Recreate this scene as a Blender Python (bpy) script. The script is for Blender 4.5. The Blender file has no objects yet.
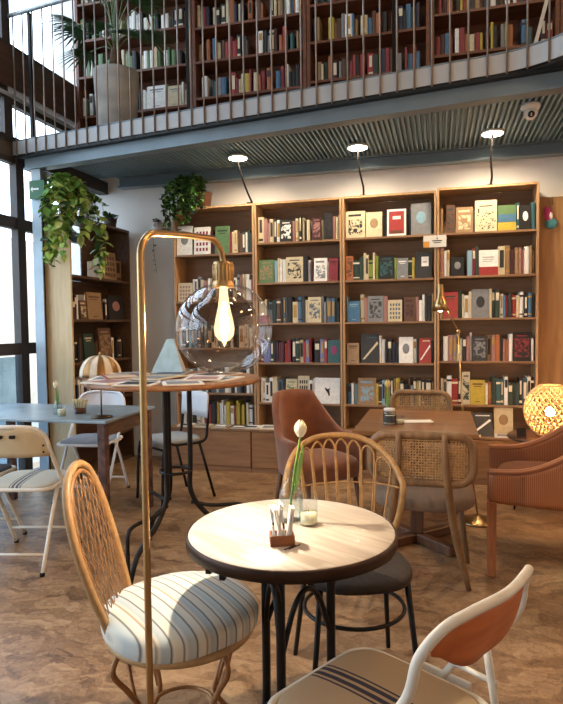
import bpy, math, random
from mathutils import Vector, Matrix
R = math.radians
PI = math.pi
scene = bpy.context.scene
col = scene.collection
rng = random.Random(7)

# ------------------------------------------------------------------ camera
CF, PSI, TH, RHO, CH = 597.3, .25906, .045534, .011976, 1.34
F0 = Vector((-math.sin(PSI), math.cos(PSI), 0)); r0 = Vector((math.cos(PSI), math.sin(PSI), 0)); Zu = Vector((0, 0, 1))
fw = F0*math.cos(TH) - Zu*math.sin(TH); u0 = F0*math.sin(TH) + Zu*math.cos(TH)
rt = r0*math.cos(RHO) - u0*math.sin(RHO); up = u0*math.cos(RHO) + r0*math.sin(RHO)
cam = bpy.data.objects.new('camera', bpy.data.cameras.new('camera')); col.objects.link(cam)
m = Matrix.Identity(4)
for i in range(3):
    m[i][0] = rt[i]; m[i][1] = up[i]; m[i][2] = -fw[i]
m[2][3] = CH
cam.matrix_world = m
cam.data.sensor_fit = 'HORIZONTAL'; cam.data.sensor_width = 36; cam.data.lens = CF*36/563
cam.data.clip_start = .02
scene.camera = cam
def on_y(px, py, Y):      # the place on the plane at depth Y seen at a point of the photograph (for measuring)
    d = fw + rt*((px-281.5)/CF) + up*((352-py)/CF)
    t = Y/d.y
    return Vector((0, 0, CH)) + d*t

# ------------------------------------------------------------------ materials
MATS = {}
def _new(name):
    m = bpy.data.materials.new(name); m.use_nodes = True
    return m, m.node_tree, m.node_tree.nodes['Principled BSDF']
def srgb(h):
    h = h.lstrip('#'); v = [int(h[i:i+2], 16)/255 for i in (0, 2, 4)]
    return tuple(((c/12.92) if c <= .04045 else ((c+.055)/1.055)**2.4) for c in v) + (1,)
def mat(name, c, rough=.6, metal=0, var=.12, scale=18, bump=0, coat=0, stretch=None, spec=None, sheen=0):
    """plain surface with a little procedural tone variation"""
    if name in MATS: return MATS[name]
    m, nt, p = _new(name)
    c = srgb(c) if isinstance(c, str) else c
    p.inputs['Roughness'].default_value = rough; p.inputs['Metallic'].default_value = metal
    if spec is not None: p.inputs['Specular IOR Level'].default_value = spec
    if coat: p.inputs['Coat Weight'].default_value = coat
    if sheen: p.inputs['Sheen Weight'].default_value = sheen
    tc = nt.nodes.new('ShaderNodeTexCoord'); mp = nt.nodes.new('ShaderNodeMapping')
    if stretch: mp.inputs['Scale'].default_value = stretch
    nz = nt.nodes.new('ShaderNodeTexNoise'); nz.inputs['Scale'].default_value = scale; nz.inputs['Detail'].default_value = 4
    nt.links.new(tc.outputs['Object'], mp.inputs[0]); nt.links.new(mp.outputs[0], nz.inputs['Vector'])
    rp = nt.nodes.new('ShaderNodeValToRGB')
    rp.color_ramp.elements[0].position = .3; rp.color_ramp.elements[1].position = .72
    rp.color_ramp.elements[0].color = tuple(x*(1-var) for x in c[:3]) + (1,)
    rp.color_ramp.elements[1].color = tuple(min(1, x*(1+var)) for x in c[:3]) + (1,)
    nt.links.new(nz.outputs['Fac'], rp.inputs[0]); nt.links.new(rp.outputs[0], p.inputs['Base Color'])
    if bump:
        b = nt.nodes.new('ShaderNodeBump'); b.inputs['Strength'].default_value = bump; b.inputs['Distance'].default_value = .01
        nt.links.new(nz.outputs['Fac'], b.inputs['Height']); nt.links.new(b.outputs[0], p.inputs['Normal'])
    MATS[name] = m
    return m
def wood(name, c1, c2, rough=.45, axis='X', scale=6, coat=0):
    if name in MATS: return MATS[name]
    m, nt, p = _new(name)
    p.inputs['Roughness'].default_value = rough
    if coat: p.inputs['Coat Weight'].default_value = coat
    tc = nt.nodes.new('ShaderNodeTexCoord'); mp = nt.nodes.new('ShaderNodeMapping')
    s = {'X': (1, 9, 9), 'Y': (9, 1, 9), 'Z': (9, 9, 1)}[axis]
    mp.inputs['Scale'].default_value = s
    nz = nt.nodes.new('ShaderNodeTexNoise'); nz.inputs['Scale'].default_value = scale; nz.inputs['Detail'].default_value = 6
    nz.inputs['Distortion'].default_value = .6
    rp = nt.nodes.new('ShaderNodeValToRGB')
    rp.color_ramp.elements[0].position = .32; rp.color_ramp.elements[1].position = .68
    rp.color_ramp.elements[0].color = srgb(c1); rp.color_ramp.elements[1].color = srgb(c2)
    nt.links.new(tc.outputs['Object'], mp.inputs[0]); nt.links.new(mp.outputs[0], nz.inputs['Vector'])
    nt.links.new(nz.outputs['Fac'], rp.inputs[0]); nt.links.new(rp.outputs[0], p.inputs['Base Color'])
    b = nt.nodes.new('ShaderNodeBump'); b.inputs['Strength'].default_value = .08; b.inputs['Distance'].default_value = .004
    nt.links.new(nz.outputs['Fac'], b.inputs['Height']); nt.links.new(b.outputs[0], p.inputs['Normal'])
    MATS[name] = m
    return m
def glass(name, tint=(1, 1, 1, 1), gloss=.12, rough=.02, edge=.55):
    """thin glass: clear through, glossy towards the rim"""
    if name in MATS: return MATS[name]
    m = bpy.data.materials.new(name); m.use_nodes = True; nt = m.node_tree
    for n in list(nt.nodes): nt.nodes.remove(n)
    out = nt.nodes.new('ShaderNodeOutputMaterial'); mx = nt.nodes.new('ShaderNodeMixShader')
    tr = nt.nodes.new('ShaderNodeBsdfTransparent'); tr.inputs[0].default_value = tint
    gl = nt.nodes.new('ShaderNodeBsdfGlossy'); gl.inputs['Roughness'].default_value = rough
    lw = nt.nodes.new('ShaderNodeLayerWeight'); lw.inputs[0].default_value = .5
    pw = nt.nodes.new('ShaderNodeMath'); pw.operation = 'POWER'; pw.inputs[1].default_value = 3.2
    mr = nt.nodes.new('ShaderNodeMapRange'); mr.inputs['To Min'].default_value = gloss*.25; mr.inputs['To Max'].default_value = min(.9, gloss*6)
    nt.links.new(lw.outputs['Facing'], pw.inputs[0]); nt.links.new(pw.outputs[0], mr.inputs['Value'])
    nt.links.new(mr.outputs[0], mx.inputs[0]); nt.links.new(tr.outputs[0], mx.inputs[1]); nt.links.new(gl.outputs[0], mx.inputs[2])
    nt.links.new(mx.outputs[0], out.inputs[0])
    MATS[name] = m
    return m
def emit(name, c, s):
    if name in MATS: return MATS[name]
    m, nt, p = _new(name)
    p.inputs['Base Color'].default_value = c; p.inputs['Emission Color'].default_value = c; p.inputs['Emission Strength'].default_value = s
    MATS[name] = m
    return m
def wave_mat(name, stops, axis, scale, rough=.8, bump=.0, dist=0, profile='SAW', sheen=0, noise=.06):
    """stripes woven across one axis of the thing"""
    m, nt, p = _new(name)
    p.inputs['Roughness'].default_value = rough; p.inputs['Sheen Weight'].default_value = sheen
    tc = nt.nodes.new('ShaderNodeTexCoord'); w = nt.nodes.new('ShaderNodeTexWave')
    w.wave_profile = profile; w.bands_direction = axis; w.inputs['Scale'].default_value = scale
    w.inputs['Distortion'].default_value = dist; w.inputs['Detail'].default_value = 1; w.inputs['Detail Scale'].default_value = .6
    rp = nt.nodes.new('ShaderNodeValToRGB'); cr = rp.color_ramp
    cr.elements[0].position = stops[0][0]; cr.elements[0].color = srgb(stops[0][1])
    cr.elements[1].position = stops[-1][0]; cr.elements[1].color = srgb(stops[-1][1])
    for a, c in stops[1:-1]:
        e = cr.elements.new(a); e.color = srgb(c)
    nt.links.new(tc.outputs['Object'], w.inputs['Vector']); nt.links.new(w.outputs['Fac'], rp.inputs[0])
    nt.links.new(rp.outputs[0], p.inputs['Base Color'])
    if bump:
        b = nt.nodes.new('ShaderNodeBump'); b.inputs['Strength'].default_value = bump; b.inputs['Distance'].default_value = .004
        nt.links.new(w.outputs['Fac'], b.inputs['Height']); nt.links.new(b.outputs[0], p.inputs['Normal'])
    MATS[name] = m
    return m

def floor_mat():
    m, nt, p = _new('oriented_strand_board')
    N = nt.nodes.new; L = nt.links.new
    tc = N('ShaderNodeTexCoord')
    nz = N('ShaderNodeTexNoise'); nz.inputs['Scale'].default_value = 5; nz.inputs['Detail'].default_value = 3
    L(tc.outputs['Object'], nz.inputs['Vector'])
    mixv = N('ShaderNodeVectorMath'); mixv.operation = 'MULTIPLY_ADD'; mixv.inputs[1].default_value = (.35, .35, 0)
    L(nz.outputs['Color'], mixv.inputs[0]); L(tc.outputs['Object'], mixv.inputs[2])
    fac = []
    for (rz, sx, sy, sc) in ((20, 1, 2.6, 7), (-35, 1, 3.0, 9), (75, 1, 2.4, 6)):
        mp = N('ShaderNodeMapping'); mp.inputs['Rotation'].default_value = (0, 0, R(rz)); mp.inputs['Scale'].default_value = (sx, sy, 1)
        L(mixv.outputs[0], mp.inputs[0])
        v = N('ShaderNodeTexVoronoi'); v.inputs['Scale'].default_value = sc; v.inputs['Randomness'].default_value = 1
        L(mp.outputs[0], v.inputs['Vector'])
        s = N('ShaderNodeSeparateColor'); L(v.outputs['Color'], s.inputs[0]); fac.append(s.outputs[0])
    a = N('ShaderNodeMath'); a.operation = 'ADD'; L(fac[0], a.inputs[0]); L(fac[1], a.inputs[1])
    b = N('ShaderNodeMath'); b.operation = 'ADD'; L(a.outputs[0], b.inputs[0]); L(fac[2], b.inputs[1])
    n2 = N('ShaderNodeTexNoise'); n2.inputs['Scale'].default_value = 1.3; n2.inputs['Detail'].default_value = 3; L(tc.outputs['Object'], n2.inputs['Vector'])
    c = N('ShaderNodeMath'); c.operation = 'MULTIPLY_ADD'; c.inputs[1].default_value = 1.2; L(n2.outputs['Fac'], c.inputs[0]); L(b.outputs[0], c.inputs[2])
    n3 = N('ShaderNodeTexNoise'); n3.inputs['Scale'].default_value = 24; n3.inputs['Detail'].default_value = 7; n3.inputs['Distortion'].default_value = 2.2; L(tc.outputs['Object'], n3.inputs['Vector'])
    e = N('ShaderNodeMath'); e.operation = 'MULTIPLY_ADD'; e.inputs[1].default_value = 2.4; L(n3.outputs['Fac'], e.inputs[0]); L(c.outputs[0], e.inputs[2])
    d = N('ShaderNodeMath'); d.operation = 'DIVIDE'; d.inputs[1].default_value = 6.6; L(e.outputs[0], d.inputs[0])
    rp = N('ShaderNodeValToRGB'); cr = rp.color_ramp
    cr.elements[0].position = .30; cr.elements[0].color = srgb('62472f')
    cr.elements[1].position = .68; cr.elements[1].color = srgb('ab8a66')
    x = cr.elements.new(.47); x.color = srgb('896848')
    L(d.outputs[0], rp.inputs[0]); L(rp.outputs[0], p.inputs['Base Color'])
    p.inputs['Roughness'].default_value = .38; p.inputs['Specular IOR Level'].default_value = .45
    bp = N('ShaderNodeBump'); bp.inputs['Strength'].default_value = .12; bp.inputs['Distance'].default_value = .003
    L(d.outputs[0], bp.inputs['Height']); L(bp.outputs[0], p.inputs['Normal'])
    return m

# ------------------------------------------------------------------ mesh builder
class MB:
    def __init__(s): s.v = []; s.f = []; s.m = []; s.sm = []
    def add(s, vs, fs, mi=0, smooth=False, M=None):
        o = len(s.v)
        if M is not None: vs = [M @ Vector(p) for p in vs]
        s.v += [tuple(p) for p in vs]
        for f in fs: s.f.append(tuple(i+o for i in f)); s.m.append(mi); s.sm.append(smooth)
        return s
    def box(s, x0, x1, y0, y1, z0, z1, mi=0, M=None, b=0.0):
        if b > 0:
            b = min(b, (x1-x0)*.45, (y1-y0)*.45, (z1-z0)*.45)
            vs = []
            for sx in (0, 1):
                for sy in (0, 1):
                    for sz in (0, 1):
                        X = (x0, x1)[sx]; Y = (y0, y1)[sy]; Z = (z0, z1)[sz]
                        dx = b*(1-2*sx); dy = b*(1-2*sy); dz = b*(1-2*sz)
                        vs += [(X, Y+dy, Z+dz), (X+dx, Y, Z+dz), (X+dx, Y+dy, Z)]
            def I(sx, sy, sz, k): return (sx*4+sy*2+sz)*3+k
            fs = []
            for k, sgn in ((0, 0), (0, 1)):
                q = [I(sgn, 0, 0, 0), I(sgn, 1, 0, 0), I(sgn, 1, 1, 0), I(sgn, 0, 1, 0)]; fs.append(q if sgn else q[::-1])
            for sgn in (0, 1):
                q = [I(0, sgn, 0, 1), I(1, sgn, 0, 1), I(1, sgn, 1, 1), I(0, sgn, 1, 1)]; fs.append(q if not sgn else q[::-1])
                q = [I(0, 0, sgn, 2), I(1, 0, sgn, 2), I(1, 1, sgn, 2), I(0, 1, sgn, 2)]; fs.append(q if sgn else q[::-1])
            for a in (0, 1):
                for c in (0, 1):
                    fs.append((I(a, c, 0, 0), I(a, c, 1, 0), I(a, c, 1, 1), I(a, c, 0, 1)))
                    fs.append((I(a, 0, c, 0), I(a, 1, c, 0), I(a, 1, c, 2), I(a, 0, c, 2)))
                    fs.append((I(0, a, c, 1), I(1, a, c, 1), I(1, a, c, 2), I(0, a, c, 2)))
                    for e in (0, 1): fs.append((I(a, c, e, 0), I(a, c, e, 1), I(a, c, e, 2)))
            return s.add(vs, fs, mi, False, M)
        vs = [(x0, y0, z0), (x1, y0, z0), (x1, y1, z0), (x0, y1, z0), (x0, y0, z1), (x1, y0, z1), (x1, y1, z1), (x0, y1, z1)]
        fs = [(0, 3, 2, 1), (4, 5, 6, 7), (0, 1, 5, 4), (1, 2, 6, 5), (2, 3, 7, 6), (3, 0, 4, 7)]
        return s.add(vs, fs, mi, False, M)
    def tube(s, pts, r, seg=8, mi=0, M=None, closed=False, flat=None):
        pts = [Vector(p) for p in pts]; n = len(pts)
        rs = r if isinstance(r, (list, tuple)) else [r]*n
        vs = []; fs = []
        prev = None
        for i, p in enumerate(pts):
            if closed: t = pts[(i+1) % n]-pts[i-1]
            else: t = pts[min(i+1, n-1)]-pts[max(i-1, 0)]
            if t.length < 1e-9: t = Vector((0, 0, 1))
            t.normalize()
            if prev is None:
                a = Vector((0, 0, 1)) if abs(t.z) < .9 else Vector((1, 0, 0))
                nrm = t.cross(a).normalized()
            else:
                nrm = prev - t*prev.dot(t)
                if nrm.length < 1e-6: nrm = t.orthogonal()
                nrm.normalize()
            prev = nrm; bn = t.cross(nrm)
            fl = flat or 1
            for k in range(seg):
                a = 2*PI*k/seg
                vs.append(p + (nrm*math.cos(a) + bn*math.sin(a)*fl)*rs[i])
        R_ = n if closed else n-1
        for i in range(R_):
            for k in range(seg):
                j = (i+1) % n; k2 = (k+1) % seg
                fs.append((i*seg+k, i*seg+k2, j*seg+k2, j*seg+k))
        if not closed:
            fs.append(tuple(range(seg))[::-1]); fs.append(tuple((n-1)*seg+k for k in range(seg)))
        return s.add(vs, fs, mi, True, M)
    def bar(s, a, b, r, r2=None, seg=10, mi=0, M=None):
        return s.tube([a, b], [r, r if r2 is None else r2], seg, mi, M)
    def lathe(s, prof, c=(0, 0, 0), seg=32, mi=0, M=None, cap=True, sx=1, sy=1):
        vs = []; fs = []
        for (r, z) in prof:
            for k in range(seg):
                a = 2*PI*k/seg
                vs.append((c[0]+r*math.cos(a)*sx, c[1]+r*math.sin(a)*sy, c[2]+z))
        for i in range(len(prof)-1):
            for k in range(seg):
                k2 = (k+1) % seg
                fs.append((i*seg+k, i*seg+k2, (i+1)*seg+k2, (i+1)*seg+k))
        if cap:
            if prof[0][0] > 1e-5: fs.append(tuple(range(seg))[::-1])
            if prof[-1][0] > 1e-5: fs.append(tuple((len(prof)-1)*seg+k for k in range(seg)))
        return s.add(vs, fs, mi, True, M)
    def ball(s, c, r, seg=16, ring=10, mi=0, M=None, sc=(1, 1, 1)):
        pr = [(math.sin(PI*i/ring), -math.cos(PI*i/ring)) for i in range(ring+1)]
        T = Matrix.Translation(c) @ Matrix.Diagonal((r*sc[0], r*sc[1], r*sc[2], 1))
        if M is not None: T = M @ T
        return s.lathe(pr, seg=seg, mi=mi, M=T, cap=False)
    def prism(s, poly, z0, z1, mi=0, M=None, smooth=False):
        n = len(poly)
        vs = [(x, y, z0) for x, y in poly] + [(x, y, z1) for x, y in poly]
        fs = [tuple(range(n))[::-1], tuple(range(n, 2*n))] + [(i, (i+1) % n, n+(i+1) % n, n+i) for i in range(n)]
        return s.add(vs, fs, mi, smooth, M)
    def grid(s, fn, nu, nv, mi=0, M=None, smooth=True, cu=False):
        vs = [fn(i/nu, j/nv) for i in range(nu+1) for j in range(nv+1)]
        fs = [(i*(nv+1)+j, (i+1)*(nv+1)+j, (i+1)*(nv+1)+j+1, i*(nv+1)+j+1) for i in range(nu) for j in range(nv)]
        return s.add(vs, fs, mi, smooth, M)
    def mesh(s, name, mats):
        me = bpy.data.meshes.new(name)
        me.from_pydata(s.v, [], s.f)
        for mm in (mats if isinstance(mats, (list, tuple)) else [mats]): me.materials.append(mm)
        me.polygons.foreach_set('material_index', s.m)
        me.polygons.foreach_set('use_smooth', s.sm)
        me.update()
        return me
    def build(s, name, mats, parent=None, loc=None, rz=None, solid=0, subd=0, bev=0, auto=None):
        o = bpy.data.objects.new(name, s.mesh(name, mats)); col.objects.link(o)
        if parent: o.parent = parent
        if loc is not None: o.location = loc
        if rz is not None: o.rotation_euler = (0, 0, rz)
        if solid:
            md = o.modifiers.new('s', 'SOLIDIFY'); md.thickness = solid; md.offset = 0
        if bev:
            md = o.modifiers.new('b', 'BEVEL'); md.width = bev; md.segments = 2; md.limit_method = 'ANGLE'
        if subd:
            md = o.modifiers.new('d', 'SUBSURF'); md.levels = subd; md.render_levels = subd
        return o
def tag(o, label, cat, group=None, kind=None):
    o['label'] = label; o['category'] = cat
    if group: o['group'] = group
    if kind: o['kind'] = kind
    return o
def thing(name, label, cat, loc=(0, 0, 0), rz=0, group=None):
    o = bpy.data.objects.new(name, None); o.empty_display_size = .1
    col.objects.link(o); o.location = loc; o.rotation_euler = (0, 0, rz)
    return tag(o, label, cat, group)
def struct(name, mb, m, **k):
    o = mb.build(name, m, **k); o['kind'] = 'structure'; return o
def smooth_pts(pts, n=8, closed=False):
    P = [Vector(p) for p in pts]; out = []
    N = len(P)
    for i in range(N if closed else N-1):
        a = P[(i-1) % N] if closed or i > 0 else P[0]*2-P[1]
        b = P[i]; c = P[(i+1) % N]
        d = P[(i+2) % N] if closed or i+2 < N else P[-1]*2-P[-2]
        for k in range(n):
            t = k/n
            out.append(.5*((2*b) + (c-a)*t + (2*a-5*b+4*c-d)*t*t + (3*b-a-3*c+d)*t**3))
    if not closed: out.append(P[-1])
    return out
def copy_tree(o, parent=None):
    c = o.copy(); col.objects.link(c)
    if parent: c.parent = parent
    for ch in o.children: copy_tree(ch, c)
    return c
def round_rect(w, h, r, n=6, cx=0, cy=0):
    pts = []
    for (sx, sy, a0) in ((1, 1, 0), (-1, 1, 90), (-1, -1, 180), (1, -1, 270)):
        for k in range(n+1):
            a = R(a0+90*k/n)
            pts.append((cx+sx*(w/2-r)+r*math.cos(a), cy+sy*(h/2-r)+r*math.sin(a)))
    return pts

# common materials
M_plaster = mat('white_plaster', 'dfdeda', .9, var=.05, scale=3, bump=.05)
M_wallwhite = mat('wall_paint_white', 'd8d8d4', .85, var=.04, scale=2)
M_shelfwood = wood('shelf_oak_veneer', '7c5c3e', '967350', .5, 'X', 3)
M_shelfedge = wood('shelf_edge', 'a07c56', 'b8926a', .5, 'Z', 3)
M_basewood = wood('base_cabinet_veneer', '8a6240', 'a2784e', .5, 'X', 3)
M_darkshelf = wood('dark_walnut', '402c1e', '5e4530', .5, 'Y', 4)
M_tanpanel = wood('tan_panel', 'c0a87e', 'd0b98f', .55, 'Z', 3)
M_steel = mat('painted_steel_blue_grey', '6e7c83', .45, .35, var=.12, scale=4)
M_deck = mat('corrugated_deck_steel', '7f9aa8', .5, .25, var=.15, scale=3)
M_darkframe = mat('dark_window_frame', '3a3430', .5, .2, var=.1)
M_lightframe = mat('light_window_frame', 'a9b3b8', .5, .2, var=.08)
M_brass = mat('brushed_brass', 'b29365', .28, 1, var=.1, scale=30)
M_black = mat('black_metal', '1d1a18', .45, .6, var=.15, scale=30)
M_white_tube = mat('cream_painted_tube', 'd6cfbf', .4, 0, var=.08, scale=25)
M_rattan = mat('rattan_cane', '9c7848', .5, 0, var=.22, scale=40)
M_wicker = mat('honey_wicker', '8a6238', .5, 0, var=.25, scale=40)
M_cane = mat('woven_cane', 'ae8a5c', .6, 0, var=.2, scale=40)
M_lightwood = wood('greyed_oak', '6e5034', '8a6844', .5, 'Z', 4)
M_cream_paper = mat('book_pages', 'd8ccb0', .9, var=.08, scale=60)
GL = glass('clear_glass', (.86, .90, .91, 1), .26)
GLW = glass('window_glass', (.93, .97, 1, 1), .05)

# ------------------------------------------------------------------ the setting
fl = MB().box(-3.9, 3.2, -2.6, 5.7, -.06, 0); struct('floor', fl, floor_mat())
bw = MB().box(-3.9, 3.2, 5.58, 5.7, 0, 5.9); struct('wall_back', bw, M_plaster)
struct('wall_right', MB().box(3.2, 3.3, -2.6, 5.7, 0, 5.9), M_wallwhite)
struct('wall_rear', MB().box(-3.9, 3.3, -2.7, -2.6, 0, 5.9), M_wallwhite)
struct('ceiling', MB().box(-3.9, 3.3, -2.7, 5.7, 5.9, 6.0), M_wallwhite)

# gallery: corrugated deck, beams
def edge_y(x): return 4.44 - (x+3.4)*.1525       # front edge of the gallery
dk = MB()
x = -3.50; pitch = .0385
poly = []
while x < 2.4:
    y0 = edge_y(x)+.05
    for (a, b, za, zb) in ((0, .0125, 2.826, 2.826), (.0125, .018, 2.826, 2.86), (.018, .033, 2.86, 2.86), (.033, .0385, 2.86, 2.826)):
        X0 = x+a; X1 = x+b
        dk.add([(X0, edge_y(X0)+.05, za), (X1, edge_y(X1)+.05, zb), (X1, 5.42, zb), (X0, 5.42, za)], [(0, 1, 2, 3)])
    x += pitch
dk.add([(-3.50, edge_y(-3.50)+.02, 2.87), (2.4, edge_y(2.4)+.02, 2.87), (2.4, 5.56, 2.87), (-3.50, 5.56, 2.87)], [(0, 1, 2, 3)])
o = struct('ceiling', dk, M_deck)
# gallery floor slab
gs = MB(); x0, x1 = -3.52, 2.4
gs.prism([(x0, edge_y(x0)+.03), (x1, edge_y(x1)+.03), (x1, 5.56), (x0, 5.56)], 2.875, 2.92)
struct('floor', gs, mat('gallery_floor', '6e6458', .7))
# front beam (web between two flanges)
def skew_box(mb, xa, xb, d0, d1, z0, z1, mi=0):
    mb.prism([(xa, edge_y(xa)+d0), (xb, edge_y(xb)+d0), (xb, edge_y(xb)+d1), (xa, edge_y(xa)+d1)], z0, z1, mi)
fb = MB(); skew_box(fb, -3.44, 2.4, -.005, .10, 2.69, 2.705); skew_box(fb, -3.44, 2.4, .015, .035, 2.705, 2.789)
struct('trim_1', fb, M_steel)
eb = MB(); skew_box(eb, -3.52, 2.4, -.035, .03, 2.79, 2.812); skew_box(eb, -3.52, 2.4, -.004, .03, 2.812, 2.873)
struct('trim_2', eb, mat('dark_edge_angle', '1f2223', .5, .3))
# wall beam under the deck
wb = MB().box(-3.1, 2.4, 5.44, 5.455, 2.735, 2.83).box(-3.1, 2.4, 5.40, 5.50, 2.72, 2.735).box(-3.1, 2.4, 5.40, 5.50, 2.818, 2.83)
struct('trim_3', wb, M_steel)
sb = MB().box(-3.40, -3.30, 4.571, 5.56, 2.70, 2.82)
struct('trim_4', sb, mat('dark_side_beam', '3b3836', .55, .3))
cb = MB().box(-3.40, -3.30, 4.545, 4.57, 2.70, 2.83)
struct('trim_5', cb, mat('dark_side_beam', '3b3836'))
# steel column: H section
cl = MB().box(-3.375, -3.285, 4.45, 4.462, 0, 2.689).box(-3.375, -3.285, 4.538, 4.55, 0, 2.689).box(-3.335, -3.325, 4.462, 4.538, 0, 2.689)
struct('trim_6', cl, mat('column_pale_blue', '9aabb5', .45, .15, var=.1, scale=5))
st = MB().box(-3.12, -3.02, 4.415, 4.47, 2.70, 2.74)
# ------------------------------------------------------------------ left wall: glazing
XW = -3.55
struct('wall_left', MB().box(XW-.1, XW, -2.6, 5.58, 2.80, 2.93), mat('slab_edge_band', '56504a', .7))
struct('trim_7', MB().box(XW-.06, XW+.05, 4.0, 5.58, 3.37, 3.71), wood('brown_stained_beam', '3d2a20', '54392a', .55, 'Y', 3))
struct('trim_8', MB().box(XW-.04, XW+.03, 4.0, 5.58, 3.30, 3.33), M_lightframe)
def window(n, ya, yb, zs, frame, extra=()):
    mb = MB(); t = .05
    mb.box(XW-.05, XW+.02, ya, ya+t, zs[0], zs[-1]); mb.box(XW-.05, XW+.02, yb-t, yb, zs[0], zs[-1])
    for z in zs: mb.box(XW-.045, XW+.015, ya+t, yb-t, max(zs[0], z-t), min(zs[-1], z+t))
    w = mb.build('window_%d' % n, frame); w['kind'] = 'structure'
    g = MB().box(XW-.02, XW-.014, ya+t, yb-t, zs[0]+t, zs[-1]-t).build('pane', GLW, w)
    return w
window(1, 4.51, 5.56, (0.0, 1.158, 2.243, 2.80), M_darkframe)
window(2, 3.2, 4.51, (0.0, 1.158, 2.243, 2.80), M_darkframe)
for k, (a, b) in enumerate(((1.9, 3.2), (.6, 1.9), (-.7, .6), (-2.0, -.7))):
    window(3+k, a, b, (0.0, 1.158, 2.243, 2.80), M_darkframe)
struct('wall_left', MB().box(XW-.1, XW, -2.6, -2.0, 0, 2.80), M_wallwhite)
window(7, 4.39, 5.56, (2.93, 3.30), M_darkframe)
for k, (a, b) in enumerate(((4.39, 5.56), (3.0, 4.39), (1.9, 3.0))):
    window(8+k, a, b, (3.71, 5.8) if k == 0 else (2.93, 3.33, 3.71, 5.8), M_darkframe if k else M_darkframe)
struct('wall_left', MB().box(XW-.1, XW, -2.6, 1.9, 2.93, 5.9), M_wallwhite)  # unseen upper wall, closed instead of glazed to cut daylight on the gallery
# lower glazing has a bluish frosted infill
fr = mat('frosted_blue_panel', 'a8bccb', .6, var=.06, scale=3)
struct('trim_9', MB().box(XW-.034, XW-.026, 3.26, 4.45, .06, 1.09), glass('frosted_panel_glass', (.55, .66, .74, 1), .12, .25))
# pale roller blind lit from outside behind the upper window
# outside world seen through the glass
struct('wall_outside', MB().box(-9.2, -9.0, 3, 14, -.5, 3.3), mat('neighbour_stone_wall', 'b9aa96', .9, var=.25, scale=2.5, bump=.3))
struct('floor', MB().box(-30, -3.95, -20, 30, -.7, -.6), mat('street_paving', '8f8e8a', .9))

# ------------------------------------------------------------------ bookcases on the back wall
YF = 5.30; YB = 5.56
XD = [-2.467, -1.652, -.838, -.024, .790]
SH = [[.43, .70, 1.13, 1.573, 2.015, 2.46], [.42, .6186, .992, 1.357, 1.728, 2.096, 2.462],
      [.42, .6186, .992, 1.357, 1.728, 2.100, 2.466], [.42, .64, 1.012, 1.378, 1.736, 2.101, 2.482]]
WHICH = ['leftmost', 'second', 'third', 'rightmost']
M_back = wood('shelf_back_panel', '74563c', '856447', .6, 'X', 3)
for i in range(4):
    a, b = XD[i]+.003, XD[i+1]-.003
    zs = SH[i]; top = zs[-1]
    c = thing('bookcase', 'oak veneer wall bookcase full of books, %s of the four under the gallery' % WHICH[i], 'bookcase', ((a+b)/2, YF, .395))
    dz = -.395; w = (b-a)/2
    for s in (-1, 1):
        MB().box(*(sorted((s*w, s*(w-.018)))), 0, YB-YF, 0, top+dz, b=.001).build('side_panel', M_shelfedge, c)
    MB().box(-w+.019, w-.019, YB-YF-.01, YB-YF, 0, top+dz-.02).build('back_panel', M_back, c)
    MB().box(-w+.018, w-.018, 0, YB-YF-.01, top+dz-.02, top+dz, b=.001).build('top_panel', M_shelfedge, c)
    for z in zs[1:-1]:
        MB().box(-w+.0185, w-.0185, .004, YB-YF-.0105, z+dz-.018, z+dz, b=.001).build('shelf', M_shelfwood, c)
    # base cupboard, deeper than the shelves
    g = thing('base_cabinet', 'low plain wooden cupboard under the %s wall bookcase' % WHICH[i], 'cabinet', ((a+b)/2, 5.12, 0))
    MB().box(-w, w, .02, .44, .0, .375).build('body', M_basewood, g)
    MB().box(-w-.002, w+.002, 0, .44, .376, .395, b=.002).build('worktop', M_shelfwood, g)
    MB().box(-w+.004, w-.004, 0, .019, .05, .37, b=.002).build('door', M_basewood, g)
    MB().box(-w, w, .012, .019, .0, .045).build('plinth', M_basewood, g)
# the fifth low cupboard carrying on to the right
g = thing('base_cabinet', 'low plain wooden cupboard right of the bookcases, behind the glowing lamp', 'cabinet', (1.2, 5.12, 0))
MB().box(-.405, .6, .02, .44, .0, .375).build('body', M_basewood, g)
MB().box(-.405, .6, 0, .019, .05, .37, b=.002).build('door', M_basewood, g)
MB().box(-.405, .6, 0, .44, .376, .395).build('worktop', M_shelfwood, g)
wp = MB().box(.80, 1.9, 5.40, 5.56, .396, 2.37, b=.004)
tag(wp.build('wooden_panel', wood('panel_ply', '83603a', 'a17a4c', .5, 'Z', 2)), 'tall brown wooden panel against the wall right of the bookcases', 'panel')

# ------------------------------------------------------------------ books
COL = {'cream': 'c8bb99', 'white': 'e4e3dd', 'black': '1b1a1a', 'dark grey': '303132', 'dusty pink': '9b6f68', 'crimson': '832b33', 'maroon': '3f1b20',
       'navy': '252c41', 'blue': '416988', 'pale blue': '7fa2b2', 'teal': '2f585c', 'green': '557347', 'dark green': '283a30', 'yellow': 'b8a239',
       'orange': 'a06038', 'brown': '583d2c', 'tan': '957855', 'grey': '7c7e80', 'lilac': '6d729b', 'magenta': '8d305d', 'red': '9a3330', 'grey blue': '526069', 'lime': '869a3b'}
BM = {k: mat('cover_'+k.replace(' ', '_'), v, .5, var=.12, scale=30) for k, v in COL.items()}
BAND = [mat('band_cream', 'd9cfb4', .6), mat('band_gold', 'a98645', .5), mat('band_dark', '2a2624', .6)]
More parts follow.
